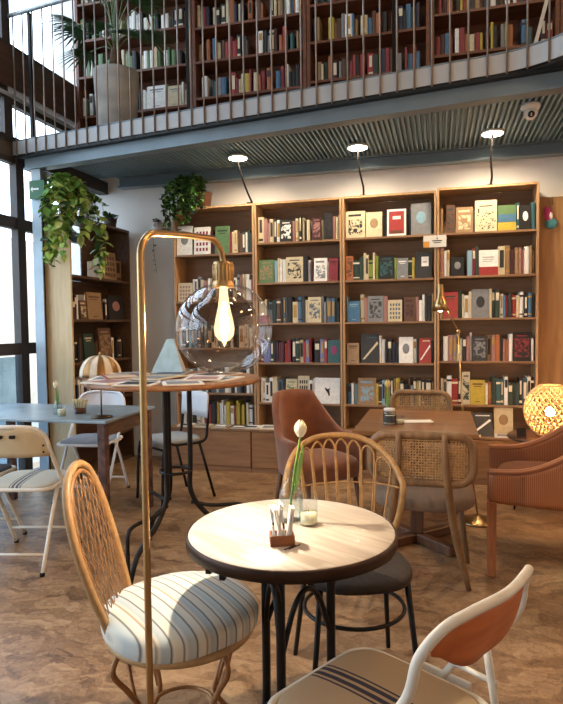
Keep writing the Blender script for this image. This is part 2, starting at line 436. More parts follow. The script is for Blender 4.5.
# one shape of spine-out book in unit size: slightly rounded spine, two boards, page block set back, a title band
def spine_mesh(kind):
    mb = MB()
    mb.box(-.5, -.42, .03, 1, 0, 1, 0); mb.box(.42, .5, .03, 1, 0, 1, 0)
    pr = [(-.5, .05), (-.38, .012), (0, 0), (.38, .012), (.5, .05)]
    n = len(pr)
    poly = pr + [(.5, .09), (-.5, .09)]
    mb.prism(poly, 0, 1, 0)
    mb.box(-.42, .42, .09, .97, .012, .975, 1)
    if kind == 1: mb.box(-.36, .36, -.008, .012, .62, .9, 2)
    if kind == 2: mb.box(-.30, .30, -.008, .012, .25, .86, 2); 
    if kind == 3: mb.box(-.52, .52, -.006, .05, .80, .88, 2); mb.box(-.52, .52, -.006, .05, .1, .15, 2)
    if kind == 4: mb.box(-.36, .36, -.008, .012, .08, .17, 2); mb.box(-.22, .22, -.008, .012, .4, .9, 2)
    return mb.mesh('book_spine_%d' % kind, [BM['cream'], M_cream_paper, BAND[0]])
SPM = [spine_mesh(k) for k in range(5)]
BOOKS = []          # everything placed: size, way of making it, wording
def unit_book(M, w, d, h, colour, kind, band):
    o = bpy.data.objects.new('book', SPM[kind]); col.objects.link(o)
    o.matrix_world = M @ Matrix.Diagonal((w, d, h, 1))
    for i, mm in ((0, BM[colour]), (2, BAND[band])):
        o.material_slots[i].link = 'OBJECT'; o.material_slots[i].material = mm
    return o
def print_mat(a, b):      # printed cover picture: blotches of the two cover colours
    n = 'print_%s_%s' % (a, b)
    if n in MATS: return MATS[n]
    m, nt, p = _new(n); p.inputs['Roughness'].default_value = .5
    tc = nt.nodes.new('ShaderNodeTexCoord'); nz = nt.nodes.new('ShaderNodeTexNoise'); nz.inputs['Scale'].default_value = 28; nz.inputs['Detail'].default_value = 3; nz.inputs['Distortion'].default_value = 1.2
    oi = nt.nodes.new('ShaderNodeObjectInfo'); ad = nt.nodes.new('ShaderNodeVectorMath'); ad.operation = 'ADD'
    nt.links.new(tc.outputs['Object'], ad.inputs[0]); nt.links.new(oi.outputs['Random'], ad.inputs[1])
    rp = nt.nodes.new('ShaderNodeValToRGB'); rp.color_ramp.elements[0].position = .44; rp.color_ramp.elements[1].position = .56
    rp.color_ramp.elements[0].color = srgb(COL[b]); rp.color_ramp.elements[1].color = srgb(COL[a])
    nt.links.new(ad.outputs[0], nz.inputs['Vector']); nt.links.new(nz.outputs['Fac'], rp.inputs[0]); nt.links.new(rp.outputs[0], p.inputs['Base Color'])
    MATS[n] = m
    return m
def cover_mesh(w, h, t, c, motif, c2):
    """book or magazine standing face out: front at y=0, cover picture raised a hair"""
    mb = MB(); mb.box(-w/2, w/2, 0, .003, 0, h, 0); mb.box(-w/2, w/2, t-.003, t, 0, h, 0); mb.box(-w/2, -w/2+.003, .003, t-.003, 0, h, 0)
    mb.box(-w/2+.003, w/2-.004, .003, t-.003, .003, h-.003, 1)
    e = -.0012
    def q(x0, x1, z0, z1, mi): mb.box(x0*w, x1*w, e, .0005, z0*h, z1*h, mi)
    if motif == 'picture': q(-.36, .36, .12, .68, 4); q(-.36, .3, .8, .88, 2)
    elif motif == 'title': q(-.35, .35, .80, .86, 2); q(-.25, .25, .72, .75, 2); q(-.15, .15, .1, .13, 2)
    elif motif == 'figure': q(-.40, .40, .14, .78, 4); q(-.3, .3, .85, .89, 2)
    elif motif == 'oval': mb.ball((0, 0, h*.55), 1, 14, 8, 2, sc=(w*.25, .0016, h*.2))
    elif motif == 'border': q(-.4, .4, .08, .92, 2); mb.box(-.2*w, .22*w, e*2, .0005, .62*h, .74*h, 0); mb.box(-.3*w, .3*w, e*2, .0005, .1*h, .2*h, 3)
    elif motif == 'stripes': q(-.5, .5, .0, .32, 2); q(-.5, .5, .33, .64, 3)
    elif motif == 'speckle':
        r2 = random.Random(3)
        for k in range(46): 
            a = r2.uniform(-.42, .4); z = r2.uniform(.06, .6); q(a, a+.05, z, z+.03, 2)
        q(-.3, .3, .8, .83, 2); q(-.36, -.3, .6, .74, 2)
    elif motif == 'bird':
        mb.add([(-.06*w, e, .5*h), (.02*w, e, .40*h), (.12*w, e, .62*h), (.02*w, e, .56*h), (-.12*w, e, .64*h)], [(0, 1, 2, 3, 4)], 2)
        mb.add([(.0*w, e, .5*h), (.04*w, e, .3*h), (.10*w, e, .32*h), (.08*w, e, .5*h)], [(0, 1, 2, 3)], 2)
    elif motif == 'half': q(-.5, .5, .0, .33, 2); q(-.32, .3, .7, .73, 3); q(-.32, .3, .62, .64, 3); q(-.32, .2, .54, .56, 3)
    elif motif == 'label': q(-.12, .3, .45, .82, 2); mb.box(-.04*w, .2*w, e*2, .0005, .6*h, .63*h, 0)
    elif motif == 'streak':
        mb.add([(-.42*w, e, .12*h), (-.3*w, e, .12*h), (.45*w, e, .66*h), (.4*w, e, .74*h)], [(0, 1, 2, 3)], 2); q(-.2, .4, .86, .9, 3)
    elif motif == 'grid':
        for a in range(4):
            for b_ in range(4): q(-.36+a*.2, -.24+a*.2, .12+b_*.2, .24+b_*.2, 2)
    return mb
MOT = {'black': BAND[2]}
def cover_book(M, w, h, t, c, motif, c2, c3='black', name='book'):
    mb = cover_mesh(w, h, t, c, motif, c2)
    o = mb.build(name, [BM[c], M_cream_paper, BM[c2], BM[c3], print_mat(c, c2)]); o.matrix_world = M
    return o
ORD = ['first', 'second', 'third', 'fourth', 'fifth', 'sixth', 'seventh', 'eighth', 'ninth', 'tenth', 'eleventh', 'twelfth', 'thirteenth', 'fourteenth', 'fifteenth',
       'sixteenth', 'seventeenth', 'eighteenth', 'nineteenth', 'twentieth', 'twenty-first', 'twenty-second', 'twenty-third', 'twenty-fourth', 'twenty-fifth', 'twenty-sixth',
       'twenty-seventh', 'twenty-eighth', 'twenty-ninth', 'thirtieth', 'thirty-first', 'thirty-second', 'thirty-third', 'thirty-fourth', 'thirty-fifth']
WARM = ['cream', 'white', 'black', 'dusty pink', 'brown', 'maroon', 'crimson', 'tan', 'dark grey', 'white', 'black', 'cream']
COOL = ['white', 'black', 'dark grey', 'pale blue', 'grey blue', 'white', 'black', 'cream', 'teal', 'dark green', 'navy', 'black']
ALLC = ['white', 'black', 'cream', 'crimson', 'blue', 'dark green', 'yellow', 'orange', 'brown', 'white', 'black', 'navy', 'red', 'maroon', 'teal', 'grey', 'tan', 'black']
DARKC = ['black', 'dark grey', 'navy', 'maroon', 'brown', 'dark green', 'black', 'white', 'cream', 'grey blue', 'crimson']
def row(xa, xb, z, hmax, feats, pal, place, base=None, hr=(.155, .225), yfront=YF, gaps=.03, tmin=.016, tmax=.04, grp='', far=1.0):
    """fill one shelf: face-out copies where the photo has them, spines between; base maps shelf coordinates to the world"""
    base = base or Matrix.Identity(4)
    cur = xa + rng.uniform(.004, .012); k = 0
    feats = sorted(feats, key=lambda f: f[0])
    items = []
    fi = 0
    while True:
        nxt = feats[fi] if fi < len(feats) else None
        lim = nxt[0] if nxt else xb-.004
        t = rng.uniform(tmin, tmax) * (1.4 if rng.random() < .12 else 1)
        if cur + t > lim - .002:
            if lim-cur > .013 and rng.random() < .9: t = lim-cur-.002
            else:
                if nxt is None: break
                x0, x1, h, c, mo, c2 = nxt[:6]
                x0 = max(x0, cur+.001); 
                items.append(('c', x0, x1, h, c, mo, c2, nxt[6] if len(nxt) > 6 else 'black', nxt[7] if len(nxt) > 7 else ''))
                cur = x1+.002; fi += 1; continue
        if rng.random() < gaps: cur += rng.uniform(.01, .03); continue
        h = min(hmax-.02, rng.uniform(*hr)); c = rng.choice(pal)
        items.append(('s', cur, cur+t, h, c)); cur += t + .0008
    for k, it in enumerate(items):
        w = it[2]-it[1]; xc = (it[1]+it[2])/2
        pos = ORD[min(k, 34)]
        if it[0] == 's':
            d = rng.uniform(.12, .165); y = yfront + rng.uniform(.025, .05)
            Mx = base @ Matrix.Translation((xc, y, z+.0005))
            kind = rng.choice((0, 0, 1, 2, 3, 4)); band = 0 if it[4] in ('black', 'navy', 'maroon', 'dark green', 'dark grey', 'crimson', 'brown', 'teal', 'red') else rng.choice((1, 2))
            tw = 'thin' if w < .022 else ('thick' if w > .036 else 'medium')
            BOOKS.append(dict(a=w*it[3]*far, k='s', M=Mx, w=w-.0005, d=d, h=it[3], c=it[4], kind=kind, band=band,
                              label='%s %s book spine, %s from left, %s' % (tw, it[4], pos, place), grp=grp))
        else:
            h = min(it[3], hmax-.01)
            Mx = base @ Matrix.Translation((xc, yfront+.022, z+.001)) @ Matrix.Rotation(R(-4), 4, 'X')
            desc = it[8] or ('%s book facing out' % it[4])
            BOOKS.append(dict(a=w*h*far*1.5, k='c', M=Mx, w=w, h=h, c=it[4], mo=it[5], c2=it[6], c3=it[7],
                              label='%s, %s from left, %s' % (desc, pos, place), grp=grp))
def F(px0, px1, ytop, c, mo, c2, c3='black', desc='', zz=1.5, Y=5.33):
    return (px0, px1, ytop, c, mo, c2, c3, desc, Y)
def feats_px(lst, z):
    out = []
    for f in lst:
        Y = f[8]
        a = on_y(f[0], f[2]+10, Y).x; b = on_y(f[1], f[2]+10, Y).x
        h = on_y((f[0]+f[1])/2, f[2], Y).z - z
        out.append((a, b, h) + f[3:8])
    return out
rows = {
 (0, 4): ([F(176, 192, 226, 'white', 'oval', 'grey', desc='white cover with pale grey drawing'), F(194, 210, 227, 'white', 'grid', 'crimson', desc='white cover with red flowers'), F(215, 229, 226, 'green', 'title', 'dark green', desc='tall green cover')], DARKC),
 (0, 3): ([F(178, 192, 283, 'cream', 'grid', 'dusty pink', desc='small cream cover patterned in pink')], ['white', 'dusty pink', 'black', 'cream', 'white', 'crimson', 'grey']),
 (0, 2): ([], COOL), (0, 1): ([], ['white', 'cream', 'black', 'grey blue', 'white']), (0, 0): ([], ['white', 'black', 'cream', 'yellow', 'dark grey', 'white', 'red']),
 (1, 5): ([F(280, 292, 220, 'black', 'figure', 'white', desc='black cover with white photograph'), F(312, 321, 217, 'maroon', 'figure', 'dusty pink', desc='dark red cover with a face'), F(324, 332, 213, 'black', 'figure', 'dark grey', desc='big black cover')], ['cream', 'dusty pink', 'cream', 'dusty pink', 'black', 'white', 'black', 'cream']),
 (1, 4): ([F(258, 274, 260, 'green', 'figure', 'tan', desc='green cover'), F(286, 303, 257, 'cream', 'figure', 'black', desc='cream cover with black portrait'), F(314, 327, 258, 'white', 'picture', 'grey', desc='white cover with grey print'), F(329, 338, 258, 'crimson', 'title', 'maroon', desc='crimson cover')], ['white', 'pale blue', 'black', 'cream', 'maroon', 'white']),
 (1, 3): ([F(308, 321, 297, 'cream', 'figure', 'grey blue', desc='cream cover with grey figures')], ['grey blue', 'black', 'grey', 'cream', 'black', 'blue', 'dark green', 'brown', 'dark grey']),
 (1, 2): ([F(328, 340, 340, 'teal', 'oval', 'magenta', desc='teal cover with magenta shape')], ['white', 'maroon', 'crimson', 'black', 'white', 'cream', 'red', 'lilac', 'black', 'dark green']),
 (1, 1): ([F(286, 297, 379, 'cream', 'figure', 'green', desc='cream cover with green drawing'), F(298, 309, 376, 'cream', 'grid', 'black', desc='cream cover patterned in black'), F(315, 340, 378, 'white', 'bird', 'black', desc='large white cover with small black bird')], ['maroon', 'white', 'grey blue', 'dark grey', 'cream']),
 (2, 5): ([F(345, 365, 211, 'cream', 'picture', 'black', desc='cream cover with dark photograph'), F(366, 382, 212, 'cream', 'oval', 'tan', desc='cream cover with small sketch'), F(387, 406, 209, 'white', 'border', 'red', 'brown', desc='red cover with white border'), F(411, 431, 203, 'grey', 'oval', 'pale blue', desc='silvery blue cover')], ['black']),
 (2, 4): ([F(345, 353, 256, 'orange', 'figure', 'brown', desc='orange cover'), F(379, 394, 256, 'black', 'figure', 'teal', desc='black and teal cover'), F(397, 408, 258, 'grey', 'title', 'white', desc='pale grey cover'), F(415, 432, 252, 'dark grey', 'label', 'white', desc='charcoal cover with white label')], ['dark green', 'cream', 'yellow', 'white', 'grey', 'lime', 'teal']),
 (2, 3): ([F(348, 360, 301, 'blue', 'title', 'pale blue', desc='blue cover'), F(368, 383, 296, 'grey', 'figure', 'dark grey', desc='grey cover with portrait'), F(388, 402, 300, 'cream', 'grid', 'grey blue', desc='cream cover with coloured print'), F(404, 415, 297, 'brown', 'picture', 'maroon', desc='dark brown cover')], ['pale blue', 'white', 'black', 'dusty pink', 'cream', 'white']),
 (2, 2): ([F(347, 359, 343, 'tan', 'title', 'brown', desc='ochre cover'), F(361, 379, 334, 'dark grey', 'streak', 'cream', 'teal', desc='dark cover with pale streak'), F(399, 413, 337, 'white', 'oval', 'grey', desc='plain white cover'), F(419, 431, 338, 'red', 'streak', 'white', 'cream', desc='red and white cover')], ['magenta', 'black', 'white', 'black', 'navy']),
 (2, 1): ([F(358, 376, 378, 'tan', 'picture', 'pale blue', desc='beige cover with pale green panel')], ['brown', 'cream', 'black', 'white', 'yellow', 'tan', 'blue', 'pale blue', 'black']),
 (3, 5): ([F(446, 455, 205, 'brown', 'picture', 'dark grey', desc='dark brown cover'), F(456, 473, 207, 'tan', 'picture', 'cream', desc='tan landscape cover'), F(475, 497, 200, 'cream', 'speckle', 'black', desc='large cream cover dotted with black figures'), F(498, 516, 205, 'green', 'stripes', 'yellow', 'blue', desc='green blue and yellow striped cover'), F(520, 531, 205, 'black', 'oval', 'white', desc='black cover with pale oval portrait')], ['teal', 'tan']),
 (3, 4): ([F(451, 464, 257, 'black', 'oval', 'grey', desc='black cover with grey oval'), F(479, 498, 250, 'white', 'half', 'red', 'grey', desc='white cover with red lower band')], ['maroon', 'white', 'pale blue', 'dark green', 'cream', 'crimson', 'black', 'magenta', 'tan', 'dusty pink']),
 (3, 3): ([F(443, 458, 292, 'red', 'title', 'dark green', desc='red cover in green frame'), F(472, 489, 289, 'grey', 'oval', 'dark grey', desc='grey cover with dark emblem')], ['cream', 'black', 'blue', 'dark grey', 'cream', 'dark green', 'white', 'red']),
 (3, 2): ([F(472, 487, 336, 'dark grey', 'figure', 'grey', desc='dark cover with grey portrait'), F(513, 531, 332, 'black', 'figure', 'crimson', desc='black cover with red figure')], ['orange', 'tan', 'grey', 'black', 'cream', 'white', 'maroon', 'dusty pink']),
 (3, 1): ([F(462, 470, 372, 'cream', 'figure', 'dark green', desc='cream cover'), F(470, 485, 380, 'yellow', 'title', 'brown', desc='bright yellow cover')], ['black', 'white', 'maroon', 'teal', 'red', 'white', 'cream', 'orange', 'dark green']),
}
SHN = {5: 'top shelf', 4: 'second shelf', 3: 'third shelf', 2: 'fourth shelf', 1: 'fifth shelf', 0: 'bottom ledge'}
for (ci, si), (ft, pal) in rows.items():
    zs = SH[ci]
    if ci == 0:
        z = [.4305, .70, 1.13, 1.573, 2.015][si]; hm = ([.70, 1.13, 1.573, 2.015, 2.46][si]) - z - .02
        nm = ['bottom', 'fifth', 'fourth', 'second', 'top'][si]+' shelf'
        if si == 2: nm = 'third shelf'
        if si == 1: nm = 'fourth shelf'
        if si == 0: z = .396
    else:
        z = zs[si]; hm = zs[si+1]-z-.02; nm = SHN[si]
    a = XD[ci]+.022; b = XD[ci+1]-.022
    row(a, b, z, hm, feats_px(ft, z), pal, '%s, %s wall bookcase' % (nm, WHICH[ci]), grp='books in the %s wall bookcase' % WHICH[ci], hr=(.175, .245) if si != 0 else (.17, .24))

# ------------------------------------------------------------------ bookcases upstairs
XU = [-3.47, -2.235, -1.142, -.078, .93, 2.0]
SHU = [[2.94, 3.28, 3.46, 3.80, 4.13, 4.48, 4.9], [2.94, 3.47, 3.80, 4.11, 4.42, 4.78], [2.94, 3.50, 3.84, 4.16, 4.5, 4.8], [2.94, 3.59, 3.93, 4.27, 4.6, 4.9], [2.94, 3.59, 3.93, 4.27, 4.6, 4.9]]
SHU[0] = [2.94, 3.42, 3.80, 4.15, 4.5, 4.9]
UW = ['leftmost', 'second', 'third', 'fourth', 'rightmost']
M_upwood = wood('reddish_shelf_wood', '5e3622', '774830', .5, 'X', 3)
for i in range(5):
    a, b = XU[i]+.003, XU[i+1]-.003; zs = SHU[i]; w = (b-a)/2; dz = -2.925
    c = thing('bookcase', 'reddish brown bookcase upstairs behind the railing, %s along the gallery' % UW[i], 'bookcase', ((a+b)/2, YF, 2.925))
    for s in (-1, 1): MB().box(*(sorted((s*w, s*(w-.03)))), 0, .26, 0, zs[-1]+dz).build('side_panel', M_upwood, c)
    MB().box(-w+.031, w-.031, .25, .26, 0, zs[-1]+dz).build('back_panel', M_upwood, c)
    for z in zs: MB().box(-w+.0305, w-.0305, .003, .249, max(0.0, z+dz-.022), max(.01, z+dz)).build('shelf', M_upwood, c)
    for si in range(1, 5 if i != 4 else 3):
        z = zs[si]; hm = zs[si+1]-z-.03
        ft = []
        if i == 0 and si == 1: ft = [(-2.72, -2.52, .22, 'white', 'title', 'grey', 'black', 'white box file'), (-2.50, -2.36, .20, 'cream', 'title', 'grey', 'black', 'cream box file')]
        row(a+.035, b-.035, z, hm, ft, ALLC if i else ['white', 'black', 'cream', 'green'], '%s shelf, %s upstairs bookcase' % (['', 'lowest', 'second-lowest', 'third-lowest', 'fourth-lowest'][si], UW[i]),
            grp='books upstairs behind the railing', hr=(.14, .225), tmin=.018, tmax=.045, gaps=.30, far=.72 if si < 4 else .2)

# ------------------------------------------------------------------ bookcase by the windows (faces +X)
LB = thing('bookcase', 'dark open bookcase by the windows with tan end panel and trailing plant', 'bookcase', (-3.05, 4.5, 0), 0)
MB().box(-.25, 0, 0, .022, 0, 2.31, b=.001).build('end_panel', M_tanpanel, LB)
MB().box(-.25, 0, 1.0, 1.022, 0, 2.31).build('side_panel', M_darkshelf, LB)
for z in (2.31, 1.795, 1.41, 1.03, .66, .30, .03):
    MB().box(-.25, 0, .0225, .9995, z-.022, z).build('shelf', M_darkshelf, LB)
MB().box(-.262, -.2505, 0, 1.022, 0, 1.772).build('back_panel', M_darkshelf, LB)
MB().box(-.262, -.2505, .55, 1.022, 1.773, 2.31).build('back_panel', M_darkshelf, LB)
MB().box(-.30, -.263, -.02, .03, 0, 2.29).build('edge_post', wood('dark_post', '4a2c1a', '5e3a24', .5, 'Z'), LB)
BLB = Matrix.Translation((-3.05, 4.5, 0)) @ Matrix.Rotation(R(90), 4, 'Z')
row(.56, .98, 1.795, .4, [(.60, .84, .27, 'tan', 'grid', 'brown', 'black', 'tan poster-like cover')], ['tan'], 'upper shelf, window bookcase', base=BLB, yfront=.02, grp='books by the windows', tmin=.5)
row(.03, .98, 1.41, .34, [(.20, .30, .17, 'brown', 'picture', 'cream', 'black', 'brown cover with pale label'), (.32, .56, .25, 'tan', 'title', 'brown', 'black', 'large tan cover'), (.68, .96, .24, 'black', 'oval', 'dusty pink', 'black', 'dark cover with pink pointed shape')], ['brown', 'white', 'black', 'maroon'], 'middle shelf, window bookcase', base=BLB, yfront=.02, grp='books by the windows')
row(.03, .98, 1.03, .34, [(.25, .40, .25, 'dark green', 'title', 'cream', 'black', 'dark green cover'), (.50, .72, .30, 'brown', 'figure', 'tan', 'black', 'brown cover with a face')], ['black', 'white', 'maroon', 'brown', 'dark grey'], 'lower shelf, window bookcase', base=BLB, yfront=.02, grp='books by the windows')
row(.03, .98, .66, .34, [], ['white', 'black', 'maroon', 'brown', 'white', 'navy'], 'low shelf, window bookcase', base=BLB, yfront=.02, grp='books by the windows')

def make_book(b):
    if b['k'] == 's': o = unit_book(b['M'], b['w'], b['d'], b['h'], b['c'], b['kind'], b['band'])
    else: o = cover_book(b['M'], b['w'], b['h'], .022, b['c'], b['mo'], b['c2'], b['c3'])
    return tag(o, b['label'], 'book', b['grp'])
BOOKS.sort(key=lambda b: -b['a'])
LIM = 299
for b in BOOKS[:LIM]: make_book(b)
# all smaller spines beyond the three hundred largest: one mesh
rest = MB()
keys = list(BM)
for b in BOOKS[LIM:]:
    if b['k'] == 's':
        M_ = b['M'] @ Matrix.Diagonal((b['w'], b['d'], b['h'], 1)); ci = keys.index(b['c'])
        rest.box(-.5, -.42, .03, 1, 0, 1, ci, M_); rest.box(.42, .5, .03, 1, 0, 1, ci, M_)
        rest.prism([(-.5, .05), (-.38, .012), (0, 0), (.38, .012), (.5, .05), (.5, .09), (-.5, .09)], 0, 1, ci, M_)
        rest.box(-.42, .42, .09, .97, .012, .975, len(keys), M_)
    else:
        rest.box(-b['w']/2, b['w']/2, 0, .022, 0, b['h'], keys.index(b['c']), b['M'])
o = rest.build('book', [BM[k] for k in keys]+[M_cream_paper])
tag(o, 'remaining thin book spines among the bigger books on all the shelves', 'books', None, 'stuff')
print('books', len(BOOKS))

# ------------------------------------------------------------------ shared shapes
def cushion(mb, w, d, t, z, n=4.0, mi=0, M=None, seg=40, dome=.35, cx=0, cy=0):
    """soft seat pad with a superellipse outline"""
    def ol(a):
        c, s = math.cos(a), math.sin(a)
        return (abs(c)**(2/n)*(1 if c >= 0 else -1)*w/2, abs(s)**(2/n)*(1 if s >= 0 else -1)*d/2)
    rings = [(0, 1), (.35, .99), (.65, .95), (.85, .86), (.95, .70), (.99, .45), (1, .18), (1, -.1), (.985, -.4), (.95, -.5), (.5, -.5), (0, -.5)]
    vs = []; fs = []
    for (r, h) in rings:
        for k in range(seg):
            x, y = ol(2*PI*k/seg)
            zz = z + t*(h if h < 0 else h*.5) + (t*dome*(1-r*r) if h > 0 else 0)
            vs.append((cx+x*r, cy+y*r, zz))
    for i in range(len(rings)-1):
        for k in range(seg):
            fs.append((i*seg+k, (i+1)*seg+k, (i+1)*seg+(k+1) % seg, i*seg+(k+1) % seg))
    return mb.add(vs, fs, mi, True, M)
def lattice(mb, fn, inside, ext, spacing, angles, r=.0018, step=.012, mi=0, seg=4, M=None):
    """crossing strands woven over a surface fn(u,v), only where inside(u,v)"""
    for ang in angles:
        ca, sa = math.cos(R(ang)), math.sin(R(ang))
        n = int(ext/spacing)
        for i in range(-n, n+1):
            o = i*spacing; run = []
            t = -ext
            while t <= ext:
                u = t*ca - o*sa; v = t*sa + o*ca
                if inside(u, v): run.append(fn(u, v))
                else:
                    if len(run) > 1: mb.tube(run, r, seg, mi, M)
                    run = []
                t += step
            if len(run) > 1: mb.tube(run, r, seg, mi, M)
def front_to(fx, fy): return math.atan2(-fx, fy)

# ------------------------------------------------------------------ folding chairs
def stripe_seat(name, base, dark, scale=.62):
    m = wave_mat(name, [(0, base), (.425, base), (.437, dark), (.449, base), (.462, dark), (.492, base), (.508, dark), (.538, base), (.551, dark), (.563, base)][:10], 'X', scale, .9, noise=.1)
    nt = m.node_tree
    for n in nt.nodes:
        if n.type == 'TEX_WAVE': n.inputs['Phase Offset'].default_value = PI
        if n.type == 'VALTORGB': n.color_ramp.interpolation = 'CONSTANT'
    return m
def folding_chair(label, loc, rz, tube, panel, seatm, slots=0, group=None, legs=None, lean=.0, h=.80, ph=.165, taper=0, hw=.205, r=.0115, piv=(-.02, .455)):
    t = thing('folding_chair', label, 'chair', loc, rz, group)
    side = [(hw, .23, .012), (hw, .06, .30), (hw, -.06, .50), (hw-.002, -.17-lean, .66), (hw-.012, -.20-lean, h-.06), (hw-.05, -.225-lean, h-.012), (hw-.11, -.245-lean, h+.004), (0, -.262-lean, h+.008)]
    pts = side + [(-x, y, z) for x, y, z in side[-2::-1]]
    frm = MB().tube(smooth_pts(pts, 6), r, 10).build('frame', tube, t)
    # backrest sheet hugging the top bow
    def fb_(u, v):
        a = (u-.5)*2
        x = a*(hw-(.004 if not taper else .040)); 
        y = -.262-lean + .055*abs(a)**2.4; pp = ph*(1-taper*abs(a)**2.2); zt_ = h - (.050*max(0, (abs(a)-.7)/.3)**1.5 if taper else .012*abs(a)**8); zb_ = min(h-pp, zt_-.012); z = zb_ + (zt_-zb_)*v
        y += (1-v)*(.035 if not taper else .05*max(0, 1-abs(a)**1.5))
        if not taper and v > .8 and abs(a) > .7: z -= .03*(abs(a)-.7)/.3*(v-.8)/.2
        return (x*(1 if v < .85 else 1-.12*(v-.85)/.15*abs(a)), y, z)
    bkr = MB().grid(fb_, 18, 6).build('backrest', panel, t, solid=.006)
    if slots:
        sl = MB()
        xs = (-.035, .035) if slots == 2 else (0,)
        for x in xs: sl.box(x-.016*(1 if slots == 2 else 2.2), x+.016*(1 if slots == 2 else 2.2), -.262-lean-.008, -.262-lean+.010, h-.055, h-.037, b=.004)
        for s in (-1, 1):
            for zz in (h-.10, h-.135): sl.ball((s*(hw-.02), -.205-lean-.012, zz), .006, 8, 6)
        sl.build('hand_hole', M_black, bkr)
    lg = legs or tube
    for s in (-1, 1):
        rl = MB().tube(smooth_pts([(s*(hw-.022), piv[0], piv[1]), (s*(hw-.022), (piv[0]-.27)*.5+.025, piv[1]*.66), (s*(hw-.022), -.27, .012)], 4), r*.95, 10).build('rear_leg', lg, t)
        MB().lathe([(.010, 0), (.014, 0), (.014, .018), (.010, .02)], (s*hw, .232, 0), 10).build('rubber_foot', M_black, frm)
        MB().lathe([(.010, 0), (.014, 0), (.014, .018), (.010, .02)], (s*(hw-.022), -.273, 0), 10).build('rubber_foot', M_black, rl)
    MB().bar((-hw+.02, -.225, .10), (hw-.02, -.225, .10), .008).build('stretcher', lg, t)
    if piv[1] > .5:
        for s in (-1, 1): MB().bar((s*(hw-.012), -.06, .50), (s*(hw-.022), -.175, .50), .007).build('side_link', tube, t)
    MB().bar((-hw, .165, .12), (hw, .165, .12), .008).build('stretcher', tube, t)
    rim = MB(); rr = [(x, y+.01, .447) for x, y in round_rect(.392, .40, .07)]
    rim.tube(rr, .0105, 8, closed=True); rim.build('seat_frame', tube, t)
    pd = MB(); cushion(pd, .375, .385, .032, .456, 5, cy=.01); pd.build('seat', seatm, t)
    for s in (-1, 1): MB().box(s*hw-.004, s*hw+.004, -.10, .06, .435, .46, b=.002).build('hinge_plate', tube, t)
    return t
M_natstripe = stripe_seat('natural_seat_with_dark_stripes', '9c8465', '2a2632')
M_paleseat = stripe_seat('pale_seat_with_grey_stripes', 'b8b3a4', '55565a')
M_redwood = wood('orange_brown_ply', 'a5552a', 'c06c38', .45, 'X', 4)
M_beigeply = mat('beige_back_panel', 'bfae8c', .5, var=.06)
M_whitepanel = mat('white_back_panel', 'd3d0d0', .45, var=.04)
M_bluegrey = mat('blue_grey_vinyl', '8b95a3', .6, var=.08)
M_darkseat = mat('dark_grey_vinyl', '45464b', .6, var=.1)
folding_chair('cream folding chair with orange-brown backrest and striped beige seat, closest at lower right', (-.128, 1.345, 0), front_to(-.86, .51), M_white_tube, M_redwood, M_natstripe, 0, lean=.035, ph=.13, taper=.6, hw=.228, r=.0100, h=.815, piv=(-.15, .58))
folding_chair('cream folding chair with two-slot beige back and striped seat, at front of the left table', (-2.31, 2.95, 0), front_to(-.22, .97), M_white_tube, M_beigeply, M_paleseat, 2)
folding_chair('white folding chair with blue-grey seat behind the left table, facing the room', (-2.66, 4.14, 0), front_to(.12, -1), mat('white_tube', 'dcdcdc', .4), M_whitepanel, M_bluegrey, 1)
folding_chair('folding chair with dark grey seat and black legs, at the left edge of the picture', (-2.79, 3.02, 0), front_to(-.1, 1), M_white_tube, M_beigeply, M_darkseat, 2, legs=M_black)

# grey-seated chair with black bent-tube frame
t = thing('metal_chair', 'black tube chair with white back panel and grey seat, beneath the high magazine table', 'chair', (-2.02, 4.24, 0), front_to(-.55, -.83))
for s in (-1, 1):
    MB().tube(smooth_pts([(s*.19, .20, .0), (s*.185, .17, .43), (s*.185, .05, .45), (s*.185, -.17, .45), (s*.18, -.215, .55), (s*.175, -.235, .80)], 6), .011, 10).build('side_frame', M_black, t)
    MB().tube([(s*.18, -.14, .44), (s*.20, -.26, 0)], .011, 10).build('rear_leg', M_black, t)
MB().bar((-.18, .17, .42), (.18, .17, .42), .009).build('stretcher', M_black, t)
def fpan(u, v):
    a = (u-.5)*2; return (a*.185, -.245+.03*a*a-.01*v, .62+.20*v-.02*abs(a)**6*(1 if v > .5 else 0))
MB().grid(fpan, 14, 4).build('backrest', M_whitepanel, t, solid=.01)
pd = MB(); cushion(pd, .38, .38, .04, .468, 4); pd.build('seat', mat('grey_seat_pad', '8e9497', .8, var=.08), t)

